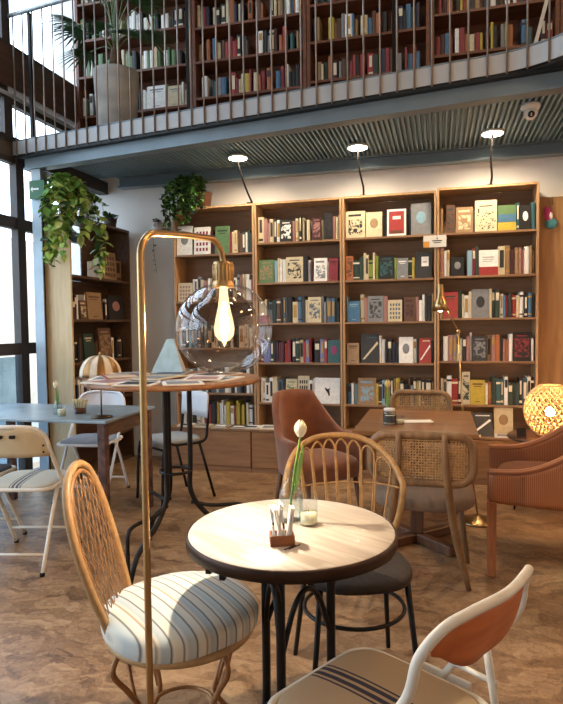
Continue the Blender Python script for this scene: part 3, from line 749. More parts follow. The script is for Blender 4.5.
# ------------------------------------------------------------------ round bistro table
TX, TY = -.4154, 1.6558
t = thing('round_table', 'round cafe table with whitewashed wood top and dark iron legs, in the foreground', 'table', (TX, TY, 0))
M_white_top = wood('whitewashed_boards', 'a59683', 'cbc0b0', .38, 'X', 3.2, coat=.15)
MB().lathe([(0, .728), (.288, .728), (.294, .731), (.297, .738), (.297, .746), (.294, .75), (0, .75)], seg=72).build('tabletop', M_white_top, t, rz=R(-30))
MB().lathe([(.2975, .718), (.3035, .718), (.3035, .745), (.301, .749), (.2975, .749), (.2975, .718)], seg=72, cap=False).build('metal_rim', mat('dark_bronze_band', '3a2a20', .4, .7), t)
MB().lathe([(0, .708), (.27, .708), (.27, .727), (0, .727)], seg=64).build('underside', mat('dark_underside', '2a211b', .7), t)
for k in range(3):
    a = R(13+15+120*k-0)
    ca, sa = math.cos(a), math.sin(a)
    lg = MB()
    rr = .118
    pts = [(ca*rr, sa*rr, .70), (ca*rr, sa*rr, .25), (ca*(rr+.01), sa*(rr+.01), .15), (ca*(rr+.05), sa*(rr+.05), .06), (ca*(rr+.13), sa*(rr+.13), .012)]
    lg.tube(smooth_pts(pts, 6), .0135, 8); lg.build('leg', M_black, t)
    b = R(13+15+120*(k+1)); p0 = Vector((ca*rr, sa*rr, .42)); p2 = Vector((math.cos(b)*rr, math.sin(b)*rr, .42))
    MB().tube(smooth_pts([p0, (p0*.75+p2*.25)+Vector((0, 0, .13)), (p0+p2)/2+Vector((0, 0, .17)), (p0*.25+p2*.75)+Vector((0, 0, .13)), p2], 6), .008, 8).build('arched_brace', M_black, t)
    MB().tube(smooth_pts([(ca*rr, sa*rr, .52), (ca*(rr+.02), sa*(rr+.02), .62), (ca*(rr+.10), sa*(rr+.10), .702)], 6), .008, 8).build('arched_brace', M_black, t)
    MB().bar(p0*1.0-Vector((0, 0, .24)), p2-Vector((0, 0, .24)), .008).build('stretcher', M_black, t)
MB().lathe([(.125, .695), (.15, .695), (.15, .7075), (.125, .7075), (.125, .695)], seg=32, cap=False).build('mounting_ring', M_black, t)
for (px, py) in ((-.175, -.205), (-.125, -.235)):
    MB().box(px-.008, px+.008, py-.008, py+.008, .685, .7075, b=.002).build('bag_hook', M_black, t)

# things on the round table
def tulip_vase(label_v, label_t, loc, h, r, lean, stem_h, group=None, cat_g='glass bottle vases', petal='ece3c2'):
    v = thing('bottle_vase', label_v, 'vase', loc)
    k = r
    pr = [(0, .001), (k*.92, .001), (k, .008), (k, h*.50), (k*.94, h*.60), (k*.6, h*.72), (k*.36, h*.78), (k*.34, h*.93), (k*.44, h*.97), (k*.44, h)]
    MB().lathe(pr, seg=28, cap=False).build('bottle', GL, v)
    MB().lathe([(0, .004), (k*.86, .004), (k*.93, .01), (k*.93, h*.42), (0, h*.42)], seg=24).build('water', glass('water', (.93, .97, .97, 1), .06), v)
    f = thing('tulip', label_t, 'flower', loc)
    l = Vector(lean)
    pts = smooth_pts([(-.2*l.x, -.2*l.y, .012), (l.x*.15, l.y*.15, h*.6), (l.x*.4, l.y*.4, h*1.0), (l.x*.8, l.y*.8, stem_h*.85), (l.x, l.y, stem_h)], 6)
    MB().tube(pts, .0034, 8).build('stem', mat('tulip_stem', '6f9440', .5, var=.1), f)
    lf = MB()
    for (sx, hh, w) in ((.7, .92, .011), (-.5, .74, .009)):
        def lfn(u, v_, sx=sx, hh=hh, w=w):
            q = h*.55 + (stem_h*hh-h*.55)*u
            tt = q/stem_h
            wd = w*math.sin(PI*min(1, u*.95+.05))**.6*(1-u*.5)
            return (l.x*tt*1.0 + (v_-.5)*2*wd + sx*.016*u, l.y*tt + .006*abs(v_-.5)*2, q)
        lf.grid(lfn, 10, 2)
    lf.build('leaf', mat('tulip_leaf', '7fa24a', .5, var=.12), f)
    fh = MB()
    for k_ in range(6):
        a = PI/3*k_
        def pf(u, v_, a=a, k_=k_):
            rr = (.0175+.0015*(k_ % 2))*math.sin(PI*(.10+.84*u))**.75
            wd = (v_-.5)*1.25*(1-u**3)
            return (l.x+rr*math.cos(a+wd), l.y+rr*math.sin(a+wd), stem_h+.052*u-.004)
        fh.grid(pf, 8, 4)
    fh.build('blossom', mat('tulip_cream_'+petal, petal, .5, var=.05), f)
    return v
tulip_vase('clear glass bottle vase holding the tulip on the round table', 'cream tulip leaning in the bottle vase on the round table', (-.432, 1.72, .7501), .158, .036, (.034, -.01), .262)
c = thing('candle_glass', 'clear glass tumbler with cream candle, right of the vase on the round table', 'candle holder', (-.374, 1.70, .7501))
MB().lathe([(0, .001), (.020, .001), (.0255, .004), (.027, .012), (.027, .085)], seg=28, cap=False).build('tumbler', GL, c)
MB().lathe([(0, .005), (.0235, .005), (.0245, .01), (.0245, .036), (0, .037)], seg=24).build('wax', mat('candle_wax', 'e9dfb8', .5, var=.03), c)
MB().bar((0, 0, .037), (.001, 0, .046), .0008).build('wick', M_black, c)
c = thing('sugar_sachet_holder', 'small brown wooden holder full of white sugar sachets on the round table', 'sachet holder', (-.412, 1.535, .7501), R(20)); c.scale = (1.25, 1.25, 1.4)
pb = MB(); pb.box(-.026, .026, -.020, .020, .0, .004)
for (a, b_, c_, d_) in ((-.026, .026, -.020, -.016), (-.026, .026, .016, .020), (-.026, -.022, -.016, .016), (.022, .026, -.016, .016)): pb.box(a, b_, c_, d_, .004, .020)
pb.build('box', wood('holder_brown', '6b3a1c', '9a5c30', .5, 'X', 8), c)
for k in range(9):
    Mx = Matrix.Translation((-.018+.0042*k, rng.uniform(-.003, .003), .005)) @ Matrix.Rotation(R(rng.uniform(-14, 10)), 4, 'Y') @ Matrix.Rotation(R(rng.uniform(-6, 6)), 4, 'X')
    s = MB(); s.box(-.0017, .0017, -.015, .015, 0, rng.uniform(.062, .078), 0, Mx)
    s.box(-.0018, .0018, -.0154, -.012, .03, .042, 1, Mx) if k % 3 == 0 else None
    s.build('sachet', [mat('sachet_white', 'e8e6e2', .6, var=.03), mat('sachet_print', '3a3430', .6)], c)
for k, (x, y, a) in enumerate(((-.383, 1.508, 62), (-.372, 1.516, 60))):  # two short thin dark slivers laid flat on the tabletop
    tag(MB().box(-.022, .022, -.0012, .0012, 0, .002).build('sliver', M_black, None, (x, y, .7501), R(a)), 'thin dark sliver lying flat on the round table, %s of two' % ('left' if k == 0 else 'right'), 'sliver')

# ------------------------------------------------------------------ oval-backed wicker chair with striped cushion
t = thing('wicker_chair', 'oval-backed honey wicker chair with striped cushion and scrolled legs', 'chair', (-.768, 1.655, 0), front_to(.95, .24))
def bk(u, v):      # u across, v up along the leaning back
    return (u, -.175 - .27*v - .10*u*u*4, .44 + .95*v)
def ib(u, v, s=1.0):
    vv = v*.93
    if v < .0 or v > .50: return False
    w = .150*s
    if v > .32: w = .150*s*math.sqrt(max(0, 1-((v-.32)/(.18*s))**2))
    elif v < .14: w = (.115+.035*v/.14)*s
    return abs(u) < w
ol = [(-.112, -.02), (-.125, .06), (-.142, .14), (-.152, .24), (-.150, .32), (-.134, .40), (-.098, .465), (-.05, .497), (0, .507), (.05, .497), (.098, .465), (.134, .40), (.150, .32), (.152, .24), (.142, .14), (.125, .06), (.112, -.02)]
MB().tube(smooth_pts([bk(*p) for p in ol], 5), .0125, 10).build('back_frame', mat('pale_wicker_edge', 'a58256', .5, var=.15, scale=50), t)
MB().tube(smooth_pts([bk(u*.87, v*.955) for u, v in ol], 5), .008, 8).build('inner_hoop', M_wicker, t)
lt = MB(); lattice(lt, bk, lambda u, v: ib(u, v, .87), .56, .027, (66, 114), .0017); lattice(lt, bk, lambda u, v: ib(u, v, .87), .56, .042, (90,), .0018)
lt.build('woven_back', M_wicker, t)
MB().tube([(.225*math.cos(a)*(.98), .215*math.sin(a), .425) for a in [2*PI*k/40 for k in range(40)]], .013, 8, closed=True).build('seat_ring', mat('pale_wicker_edge', 'a58256'), t)
MB().lathe([(0, .418), (.218, .418), (.218, .432), (0, .432)], seg=36, sy=.96).build('seat_base', M_wicker, t)
stripes = wave_mat('striped_ticking', [(0, 'cfc8b6'), (.10, 'cfc8b6'), (.13, '5b6468'), (.17, 'd8d2c2'), (.24, 'b4bcba'), (.38, 'bfc5c0'), (.41, '51564f'), (.45, 'd4cdbb'), (.60, 'd9d3c4'), (.63, '9a8362'), (.68, 'd0c9b8'), (.74, 'aab3b2'), (.86, 'b5bcba'), (.89, '4e5454'), (.93, 'd5cebd'), (1, 'cfc8b6')], 'X', 2.5, .9, dist=.6)
cs = MB(); cushion(cs, .465, .445, .078, .466, 2.3, seg=56, dome=.34)
co = cs.build('cushion', stripes, t)
co.rotation_euler = (0, 0, R(54)-front_to(.95, .24))
M_copper = mat('copper_brown_iron', '96683e', .4, .4, var=.2, scale=30)
for (sx, sy) in ((-1, -1), (1, -1), (-1, 1), (1, 1)):
    p = [(sx*.15, sy*.15, .42), (sx*.175, sy*.16, .37), (sx*.14, sy*.13, .30), (sx*.10, sy*.10, .22), (sx*.085, sy*.09, .16), (sx*.12, sy*.13, .08), (sx*.19, sy*.19, .008)]
    MB().tube(smooth_pts(p, 6), .0085, 8).build('scroll_leg', M_copper, t)
    p = [(sx*.05, sy*.17, .42), (sx*.06, sy*.15, .34), (sx*.10, sy*.12, .26), (sx*.085, sy*.095, .18)]
    MB().tube(smooth_pts(p, 6), .006, 8).build('scroll', M_copper, t)
MB().tube([(.09*math.cos(a), .095*math.sin(a), .17) for a in [2*PI*k/24 for k in range(24)]], .006, 8, closed=True).build('leg_ring', M_copper, t)

# ------------------------------------------------------------------ rattan hoop chair
t = thing('rattan_chair', 'rattan hoop-backed chair with black metal legs behind the round table', 'chair', (-.305, 2.17, 0), front_to(.37, -.93))
def hs(x, z):      # curved shell of the back
    q = max(0, 1-(x/.24)**2)
    return (x, -.055 - .185*q**.5 - .10*(z-.46)/.4, z)
def hzx(x): return .655 + .215*max(0, 1-(abs(x)/.236)**2.5)**.5
half = [(.186, .43), (.200, .50), (.222, .58)] + [(.236*abs(math.cos(R(g)))**.8, .655+.215*abs(math.sin(R(g)))**.8) for g in (4, 14, 26, 38, 50, 62, 76)]
hoop = [hs(x, z) for x, z in half] + [hs(0, .87)] + [hs(-x, z) for x, z in half[::-1]]
MB().tube(smooth_pts(hoop, 6), .0125, 10).build('hoop', M_rattan, t)
for j in range(8):
    xc = -.182+.052*j; 
    top = hzx(xc)-.016
    w = .0245
    xb = xc*.78
    pts = [(xb-w*.6, .462), (xc*.9-w*.8, .60), (xc-w, top-.055), (xc-w*.75, top-.018), (xc, top), (xc+w*.75, top-.018), (xc+w, top-.055), (xc*.9+w*.8, .60), (xb+w*.6, .462)]
    MB().tube([hs(p.x, p.y) for p in smooth_pts([(x, z, 0) for x, z in pts], 5)], .0045, 8).build('loop', M_rattan, t)
MB().tube([hs(-.232+.464*k/30, .680) for k in range(31)], .0035, 6).build('cross_cane', M_rattan, t)
MB().tube([hs(-.192+.384*k/30, .472) for k in range(31)], .010, 8).build('lower_rail', M_rattan, t)
se = MB(); cushion(se, .40, .42, .045, .447, 2.6, cy=.0, dome=.1)
se.build('seat', mat('dark_woven_seat', '2a1f17', .8, var=.25, scale=60, bump=.3), t)
for (sx, sy) in ((-1, -1), (1, -1), (-1, 1), (1, 1)):
    MB().tube([(sx*.155, sy*.14, .43), (sx*.195, sy*.20-.02, .0)], [.011, .009], 10).build('leg', M_black, t)
    if sy < 0: MB().bar((sx*.190, -.08, .45), (sx*.172, -.15, .38), .009).build('binding', M_rattan, t)
MB().tube([(.186*math.cos(a), -.01+.178*math.sin(a), .29) for a in [2*PI*k/36 for k in range(36)]], .0075, 8, closed=True).build('ring_stretcher', M_black, t)

# ------------------------------------------------------------------ chairs with cane backs
M_cushgrey = mat('taupe_upholstery', '766250', .9, var=.1, scale=50, bump=.1)
def cane_chair(label, loc, rz, w=.51):
    t = thing('cane_chair', label, 'chair', loc, rz)
    z0, z1 = .565, .832; zc = (z0+z1)/2; hh = z1-z0
    def cs_(u, v): return (u, -.305 + .30*u*u + .18*(zc-v)*.35, v)
    fr = round_rect(w-.04, hh-.04, .075, 8, 0, zc)
    MB().tube([cs_(u, v) for u, v in fr], .0205, 10, closed=True).build('back_frame', M_lightwood, t)
    def ins(u, v):
        du = max(0, abs(u)-(w/2-.11)); dv = max(0, abs(v)-(hh/2-.10))
        return math.hypot(du, dv) < .078 and abs(u) < w/2-.03 and abs(v) < hh/2-.03
    lt = MB(); lattice(lt, lambda u, v: cs_(u, v+zc), ins, w/2, .013, (0, 90), .0026, .02)
    lattice(lt, lambda u, v: cs_(u, v+zc), ins, w/2, .026, (45, 135), .0014, .02)
    lt.build('woven_cane', M_cane, t)
    for s in (-1, 1):
        MB().tube(smooth_pts([(s*.105, -.325, .822), (s*.115, -.31, .62), (s*.16, -.20, .30), (s*.225, -.09, .0)], 6), [.012+.008*min(1, k/8) - .006*max(0, (k-12)/6) for k in range(19)], 12).build('rear_leg', M_lightwood, t)
        MB().tube([(s*.18, .20, .42), (s*.235, .26, 0)], [.018, .012], 12).build('front_leg', M_lightwood, t)
        MB().bar((s*.15, -.21, .385), (s*.18, .20, .395), .014).build('seat_rail', M_lightwood, t)
    MB().bar((-.18, .19, .395), (.18, .19, .395), .014).build('seat_rail', M_lightwood, t)
    pd = MB(); cushion(pd, .52, .47, .075, .448, 2.8, cy=.04); pd.build('seat', M_cushgrey, t)
    return t
cane_chair('oak chair with rounded cane back and taupe seat, its back to the camera, nearer one', (-.083, 3.17, 0), 0)
cane_chair('oak chair with rounded cane back at the far side of the square table', (-.14, 4.36, 0), R(180), .47)

# ------------------------------------------------------------------ square table and its lights
t = thing('square_table', 'brown wooden square table between the two cane-backed chairs', 'table', (-.135, 3.71, 0))
M_tab = wood('warm_table_oak', '6e4826', '906238', .35, 'X', 3, coat=.2)
MB().box(-.335, .335, -.435, .435, .722, .75, b=.004).build('tabletop', M_tab, t)
MB().box(-.29, .29, -.39, .39, .69, .7215).build('apron', wood('dark_apron', '4a2e1c', '64402a', .5, 'X'), t)
M_ped = wood('pedestal_wood', '4e3220', '6b4428', .5, 'Z')
MB().box(-.04, .04, -.04, .04, .06, .69, b=.006).build('pedestal', M_ped, t)
for a in (45, 135): MB().box(-.30, .30, -.03, .03, 0, .06, b=.008, M=Matrix.Rotation(R(a), 4, 'Z')).build('foot', M_ped, t)
tulip_vase('small clear bottle vase on the brown square table', 'pale yellow tulip in the vase on the square table', (-.31, 3.72, .7501), .115, .026, (.0, .0), .20, petal='d9c37a')
c = thing('storage_jar', 'small glass jar with dark label and white lid on the square table', 'jar', (-.283, 3.52, .7501))
jb = MB().lathe([(0, 0), (.036, 0), (.038, .005), (.038, .07), (.03, .08)], seg=24, cap=False).build('jar_body', GL, c)
MB().lathe([(.0385, .015), (.0385, .055)], seg=24, cap=False).build('label', mat('dark_label', '3a3836', .6, var=.5, scale=60), jb)
MB().lathe([(0, .005), (.034, .005), (.034, .05), (0, .05)], seg=20).build('contents', mat('jar_contents', 'd6cfc0', .8, var=.2, scale=80), c)
MB().lathe([(0, .0805), (.033, .0805), (.033, .094), (0, .095)], seg=24).build('lid', mat('lid_white', 'd9d6d0', .4), c)
c = thing('candle_glass', 'small clear candle glass right of the jar on the square table', 'candle holder', (-.225, 3.55, .7501))
MB().lathe([(0, .001), (.024, .001), (.026, .05)], seg=20, cap=False).build('tumbler', GL, c)
MB().lathe([(0, .003), (.022, .003), (.022, .025), (0, .025)], seg=20).build('wax', mat('candle_wax', 'e9dfb8'), c)
tag(MB().box(-.09, .09, -.05, .05, 0, .0015).build('menu_sheet', mat('paper_white', 'd9d2c2', .8, var=.03), None, (-.13, 3.66, .7502), R(15)), 'white sheet of paper lying on the square table', 'paper')

t = thing('floor_lamp', 'slim brass reading floor lamp with bell shade behind the square table', 'lamp', (.25, 4.16, 0))
MB().lathe([(0, 0), (.115, 0), (.118, .006), (.112, .016), (.05, .026), (.016, .05), (0, .05)], seg=36).build('base', M_brass, t)
MB().tube([(0, .02, .03), (-.10, .14, .77), (-.125, .16, 1.275)], .0055, 8).build('pole', M_brass, t)
MB().ball((-.125, .16, 1.28), .014).build('joint', M_brass, t)
MB().tube([(-.125, .16, 1.28), (-.185, .12, 1.40), (-.242, .08, 1.53)], .0045, 8).build('arm', M_brass, t)
MB().lathe([(.018, 1.60), (.022, 1.55), (.026, 1.51), (.042, 1.48), (.060, 1.42), (.058, 1.42), (.040, 1.475), (.02, 1.51)], (-.245, .07, 0), 28, cap=False).build('lamp_shade', M_brass, t)
MB().lathe([(0, 1.605), (.018, 1.60)], (-.245, .07, 0), 20, cap=False).build('shade_cap', M_brass, t)
MB().ball((-.245, .07, 1.437), .022).build('bulb', emit('bulb_soft', (1, .82, .55, 1), 14), t)
L = bpy.data.lights.new('reading_bulb', 'POINT'); L.energy = 4; L.color = (1, .75, .45); L.shadow_soft_size = .02
lo = bpy.data.objects.new('reading_bulb_light', L); col.objects.link(lo); lo.location = (.005, 4.23, 1.395)

# ------------------------------------------------------------------ suede lounge chair
t = thing('lounge_chair', 'tan-brown suede chair with tall slanting back, left of the square table', 'chair', (-.81, 3.98, 0), front_to(.72, -.69))
M_suede = mat('brown_suede', '7a4424', .85, var=.2, scale=14, bump=.15, sheen=.3)
def shell(u, v):      # wing back wrapping round from arm to arm
    a = (u-.5)*2
    x = .27*math.sin(a*1.35)/math.sin(1.35)
    y = -.25 + .42*abs(a)**2.6
    top = .87 - .02*abs(a) - .27*max(0, min(1, (abs(a)-.42)/.35))
    z = .34 + (top-.34)*v
    y -= .10*v*(1-abs(a)**2)
    return (x*(1+.04*v), y, z)
MB().grid(shell, 28, 8).build('back_shell', M_suede, t, solid=.045)
pd = MB(); cushion(pd, .48, .46, .12, .38, 3.5, cy=.02); pd.build('seat', M_suede, t)
for (sx, sy) in ((-1, -1), (1, -1), (-1, 1), (1, 1)):
    MB().tube([(sx*.19, sy*.17, .325), (sx*.22, sy*.21, 0)], [.018, .011], 10).build('leg', M_ped, t)

# ------------------------------------------------------------------ woven armchair at the right edge
t = thing('woven_armchair', 'reddish-brown woven armchair with sloping arms at the right edge', 'armchair', (.615, 3.60, 0), front_to(-1, .075))
M_weave = wave_mat('reddish_woven_fibre', [(0, '7a4426'), (.5, 'a05e34'), (1, 'b0703f')], 'X', 34, .6, bump=.35, profile='SIN')
M_armleg = wood('red_brown_leg', '8a4e28', 'a8663a', .45, 'Z')
# local +Y is forward (world -X); arms run along Y at x = +-0.34
def armtop(s_):    # s_: 0 at front, 1 at the back
    return .545 + .02*s_ + .62*max(0, s_-.15)**1.8
def bodyfn(u, v):  # continuous wall: left arm -> back -> right arm
    a = (u-.5)*2
    if abs(a) < .38:
        q = a/.38; x = .34*math.sin(q*PI/2)**1 if abs(q) < 1 else .34*(1 if q > 0 else -1); y = -.36 - .05*math.cos(q*PI/2); s_ = 1
    else:
        q = (abs(a)-.38)/.62; x = .34*(1 if a > 0 else -1); y = -.36 + .70*q; s_ = 1-q
    zt = armtop(s_); zb = .395 - .03*s_
    return (x*(1+.0*v), y-.06*v*s_, zb+(zt-zb)*v)
class _W: pass
wb_ = MB().grid(bodyfn, 72, 8)
wb_.build('body', wave_mat('reddish_woven_fibre_side', [(0, '7a4426'), (.5, 'a05e34'), (1, 'b0703f')], 'Y', 34, .6, bump=.25, profile='SIN'), t, solid=.036)
MB().tube([Vector(bodyfn(k/80, 1))+Vector((0, 0, .004)) for k in range(81)], .021, 10).build('top_roll', M_weave, t)
pd = MB(); cushion(pd, .63, .64, .10, .44, 5, cy=-.03); pd.build('seat', mat('seat_brown', '6d3f22', .8, var=.15), t)
for (sx, sy) in ((-1, -.32), (1, -.32), (-1, .325), (1, .325)):
    MB().box(sx*.34-.024, sx*.34+.024, sy-.024, sy+.024, 0, .40 if sy > 0 else .37, b=.004).build('leg', M_armleg, t)

# ------------------------------------------------------------------ side table with glowing woven lamp
t = thing('side_table', 'small dark side table with thin legs beneath the glowing woven lamp', 'table', (.78, 4.60, 0))
MB().lathe([(0, .502), (.30, .502), (.305, .507), (.305, .515), (.30, .52), (0, .52)], seg=40).build('tabletop', wood('dark_round_top', '3d2417', '55331f', .35, 'X'), t)
for k in range(3):
    a = R(200+120*k); MB().tube([(.18*math.cos(a), .18*math.sin(a), .50), (.28*math.cos(a), .28*math.sin(a), 0)], .007, 8).build('leg', M_black, t)
t = thing('woven_lamp', 'glowing globe lamp of woven pale fibre on the side table', 'lamp', (.765, 4.60, .5205))
def wl(u, v):     # u angle, v 0..1 height
    th = .42 + (PI-.84)*v
    return (.175*math.sin(th)*math.cos(u), .175*math.sin(th)*math.sin(u), .185-.195*math.cos(th))
lt = MB()
for s in (-1, 1):
    for k in range(24):
        lt.tube([wl(2*PI*k/24+s*1.9*j/24, j/24) for j in range(25)], .0042, 5)
for j in (0, 1): lt.tube([wl(2*PI*k/30, j) for k in range(30)], .006, 6, closed=True)
for j in range(1, 9): lt.tube([wl(2*PI*k/30, j/9) for k in range(30)], .0018, 5, closed=True)
lt.build('woven_shade', mat('pale_woven_fibre', 'd9bb80', .6, var=.15, scale=40), t)
MB().lathe([(0, .0), (.07, .0), (.07, .012), (.02, .02), (.018, .09), (0, .09)], seg=20).build('base', M_ped, t)
MB().ball((0, 0, .175), .034).build('bulb', emit('bulb_warm', (1, .74, .42, 1), 30), t)
L = bpy.data.lights.new('woven_lamp_bulb', 'POINT'); L.energy = 20; L.color = (1, .55, .24); L.shadow_soft_size = .045
lo = bpy.data.objects.new('woven_lamp_light', L); col.objects.link(lo); lo.location = (.765, 4.60, .5205+.175)
c = thing('card_stand', 'small dark card stand on the side table left of the glowing lamp', 'card stand', (.56, 4.48, .5205), R(15))
MB().box(-.035, .035, -.01, .01, 0, .008).build('foot', M_ped, c); MB().box(-.033, .033, -.002, .002, .008, .07, M=Matrix.Rotation(R(-8), 4, 'X')).build('card', mat('dark_card', '26221f', .6), c)

# ------------------------------------------------------------------ arc lamp with glass globe
def glow_glass():     # the lit bulb: its glass glows around the filaments
    m = bpy.data.materials.new('lit_bulb_glass'); m.use_nodes = True; nt = m.node_tree
    for n in list(nt.nodes): nt.nodes.remove(n)
    out = nt.nodes.new('ShaderNodeOutputMaterial'); a = nt.nodes.new('ShaderNodeAddShader')
    tr = nt.nodes.new('ShaderNodeBsdfTransparent'); em = nt.nodes.new('ShaderNodeEmission')
    em.inputs[0].default_value = (1, .80, .52, 1); em.inputs[1].default_value = 1.1
    nt.links.new(tr.outputs[0], a.inputs[0]); nt.links.new(em.outputs[0], a.inputs[1]); nt.links.new(a.outputs[0], out.inputs[0])
    return m
AX, AY = -.708, 1.333
ga = Vector((.080, .366, 0))      # reach of the arm
t = thing('arc_lamp', 'tall brass arc lamp with a glass globe hanging over the wicker chair', 'lamp', (AX, AY, 0))
MB().lathe([(0, 0), (.13, 0), (.132, .008), (.128, .016), (.02, .02), (.013, .03), (0, .03)], seg=40).build('base', M_brass, t)
ht = 1.575
pts = [(0, 0, .02), (0, 0, .5), (0, 0, 1.0), (0, 0, ht-.07)]
for k in range(1, 9):
    a = PI/2*k/8; pts.append((ga.x*.16*(1-math.cos(a)), ga.y*.16*(1-math.cos(a)), ht-.07+.07*math.sin(a)))
pts.append((ga.x*.5, ga.y*.5, ht+.012)); pts.append((ga.x*.82, ga.y*.82, ht+.018))
for k in range(1, 9):
    a = PI/2*k/8; pts.append((ga.x*(.82+.18*math.sin(a)), ga.y*(.82+.18*math.sin(a)), ht+.018-.07*(1-math.cos(a))))
zs_ = 1.335
pts.append((ga.x, ga.y, zs_+.19))
MB().tube(pts, .0090, 14).build('pole', M_brass, t)
sk = MB(); sk.lathe([(0, .195), (.029, .195), (.030, .19), (.030, .135), (.034, .125), (.034, .118), (0, .118)], (ga.x, ga.y, zs_), 32)
for k in range(20):
    a = 2*PI*k/20; sk.tube([(ga.x+.030*math.cos(a), ga.y+.030*math.sin(a), zs_+.138), (ga.x+.030*math.cos(a), ga.y+.030*math.sin(a), zs_+.188)], .0022, 6)
sk.build('socket', M_brass, t)
gp = [(.030, .128)]
for k in range(1, 19):
    th = .24 + (PI-.24)*k/18; gp.append((.146*math.sin(th)**.96, .139*math.cos(th)-.004))
gp[-1] = (0.0005, -.143)
MB().lathe(gp, (ga.x, ga.y, zs_), 56, cap=False).build('outer_globe', glass('lamp_glass', (.97, .96, .95, 1), .2, .01, .5), t)
gi = [(.028, .120), (.05, .105)] + [(.105*math.sin(.55+(2.25-.55)*k/12)**.9, .105*math.cos(.55+(2.25-.55)*k/12)) for k in range(13)]
MB().lathe(gi, (ga.x, ga.y, zs_), 48, cap=False).build('inner_globe', glass('smoked_inner_glass', (.74, .62, .50, 1), .16, .02, .45), t)
bp_ = [(.012, .118), (.013, .10), (.018, .06), (.027, .02), (.031, -.005), (.028, -.025), (.016, -.040), (0, -.045)]
blb = MB().lathe(bp_, (ga.x, ga.y, zs_), 24, cap=False).build('bulb', glow_glass(), t)
fl_ = MB()
for k in range(6):
    a = 2*PI*k/6
    fl_.tube([(ga.x+.005*math.cos(a), ga.y+.005*math.sin(a), zs_+.075), (ga.x+.013*math.cos(a), ga.y+.013*math.sin(a), zs_-.015)], .0018, 6)
fl_.build('filament', emit('filament_glow', (1, .70, .36, 1), 260), blb)
L = bpy.data.lights.new('arc_lamp_bulb', 'POINT'); L.energy = 56; L.color = (1, .84, .66); L.shadow_soft_size = .012
lo = bpy.data.objects.new('arc_lamp_light', L); col.objects.link(lo); lo.location = (AX+ga.x, AY+ga.y, zs_+.01)

# ------------------------------------------------------------------ high magazine table
t = thing('high_table', 'high round wooden table on bent black pipe legs, covered with magazines', 'table', (-1.45, 3.09, 0))
MB().lathe([(0, 1.022), (.475, 1.022), (.485, 1.026), (.488, 1.036), (.485, 1.046), (.475, 1.05), (0, 1.05)], seg=64).build('tabletop', wood('high_table_wood', '6b4527', '96683e', .45, 'X', 3), t)
for k in range(3):
    a = R(-100.8+120*k); ca, sa = math.cos(a), math.sin(a)
    x_, y_ = -sa*.0, ca*.0
    def P_(r_, z_): return (ca*r_, sa*r_, z_)
    MB().tube(smooth_pts([P_(.085, 1.02), P_(.085, .6), P_(.085, .40), P_(.17, .27), P_(.28, .20), P_(.36, .13), P_(.42, .0)], 7), .0145, 10).build('leg', M_black, t)
    MB().tube(smooth_pts([P_(.085, .34), P_(.20, .315), P_(.36, .315), P_(.415, .28), P_(.42, .15), P_(.42, .02)], 6), .0105, 10).build('foot_loop', M_black, t)
MB().tube([(.085*math.cos(q), .085*math.sin(q), .52) for q in [2*PI*k/24 for k in range(24)]], .009, 8, closed=True).build('clamp_ring', M_black, t)
mags = [(-1.78, 2.98, .0, 20, 'white', 'grey'), (-1.66, 2.80, .0, -15, 'white', 'dusty pink'), (-1.47, 2.74, .0, 8, 'white', 'black'), (-1.27, 2.80, .0, 30, 'white', 'grey'), (-1.16, 3.02, .0, -8, 'white', 'grey blue'), (-1.80, 3.24, .0, 40, 'cream', 'blue'), (-1.52, 3.02, .0, 5, 'dusty pink', 'white'), (-1.28, 3.30, .0, -20, 'white', 'black'), (-1.58, 3.34, .0, 12, 'grey', 'navy'), (-1.74, 3.02, .0065, 38, 'crimson', 'cream'), (-1.50, 3.00, .0065, -12, 'cream', 'grey'), (-1.22, 2.98, .0065, 14, 'white', 'dusty pink')]
MW = ['at left edge', 'front left', 'front middle', 'front right', 'at right edge', 'back left', 'centre, lower of pile', 'back right', 'back middle', 'upper at left', 'centre, upper of pile', 'upper at right']
for k, (x, y, dz, a, c1, c2) in enumerate(mags):
    mb = MB(); mb.box(-.10, .10, -.135, .135, 0, .001, 0).box(-.0985, .0975, -.133, .133, .001, .005, 1).box(-.10, .10, -.135, .135, .005, .006, 0)
    mb.box(-.08, .08, -.11, .04, .006, .0064, 2).box(-.08, .06, .07, .105, .006, .0064, 2)
    tag(mb.build('magazine', [BM[c1], M_cream_paper, BM[c2]], None, (x, y, 1.0505+dz), R(a)), '%s magazine lying on the high table, %s' % (c1, MW[k]), 'magazine', 'magazines on the high round table')
c = thing('paper_display', 'pale blue and white pointed folded paper display on the high table', 'display', (-1.50, 3.32, 1.0575), R(12))
c.location = (-1.63, 3.38, 1.0505); c.scale = (1.1, 1.1, 1.3)
MB().add([(-.09, 0, 0), (.09, 0, 0), (.03, .05, .16), (-.01, .05, .16)], [(0, 1, 2, 3)]).build('front_leaf', mat('pale_blue_paper', 'a9cbd8', .6, var=.15), c, solid=.003)
MB().add([(-.09, .10, 0), (.09, .10, 0), (.03, .055, .16), (-.01, .055, .16)], [(0, 1, 2, 3)]).build('rear_leaf', mat('paper_white', 'd9d2c2'), c, solid=.003)

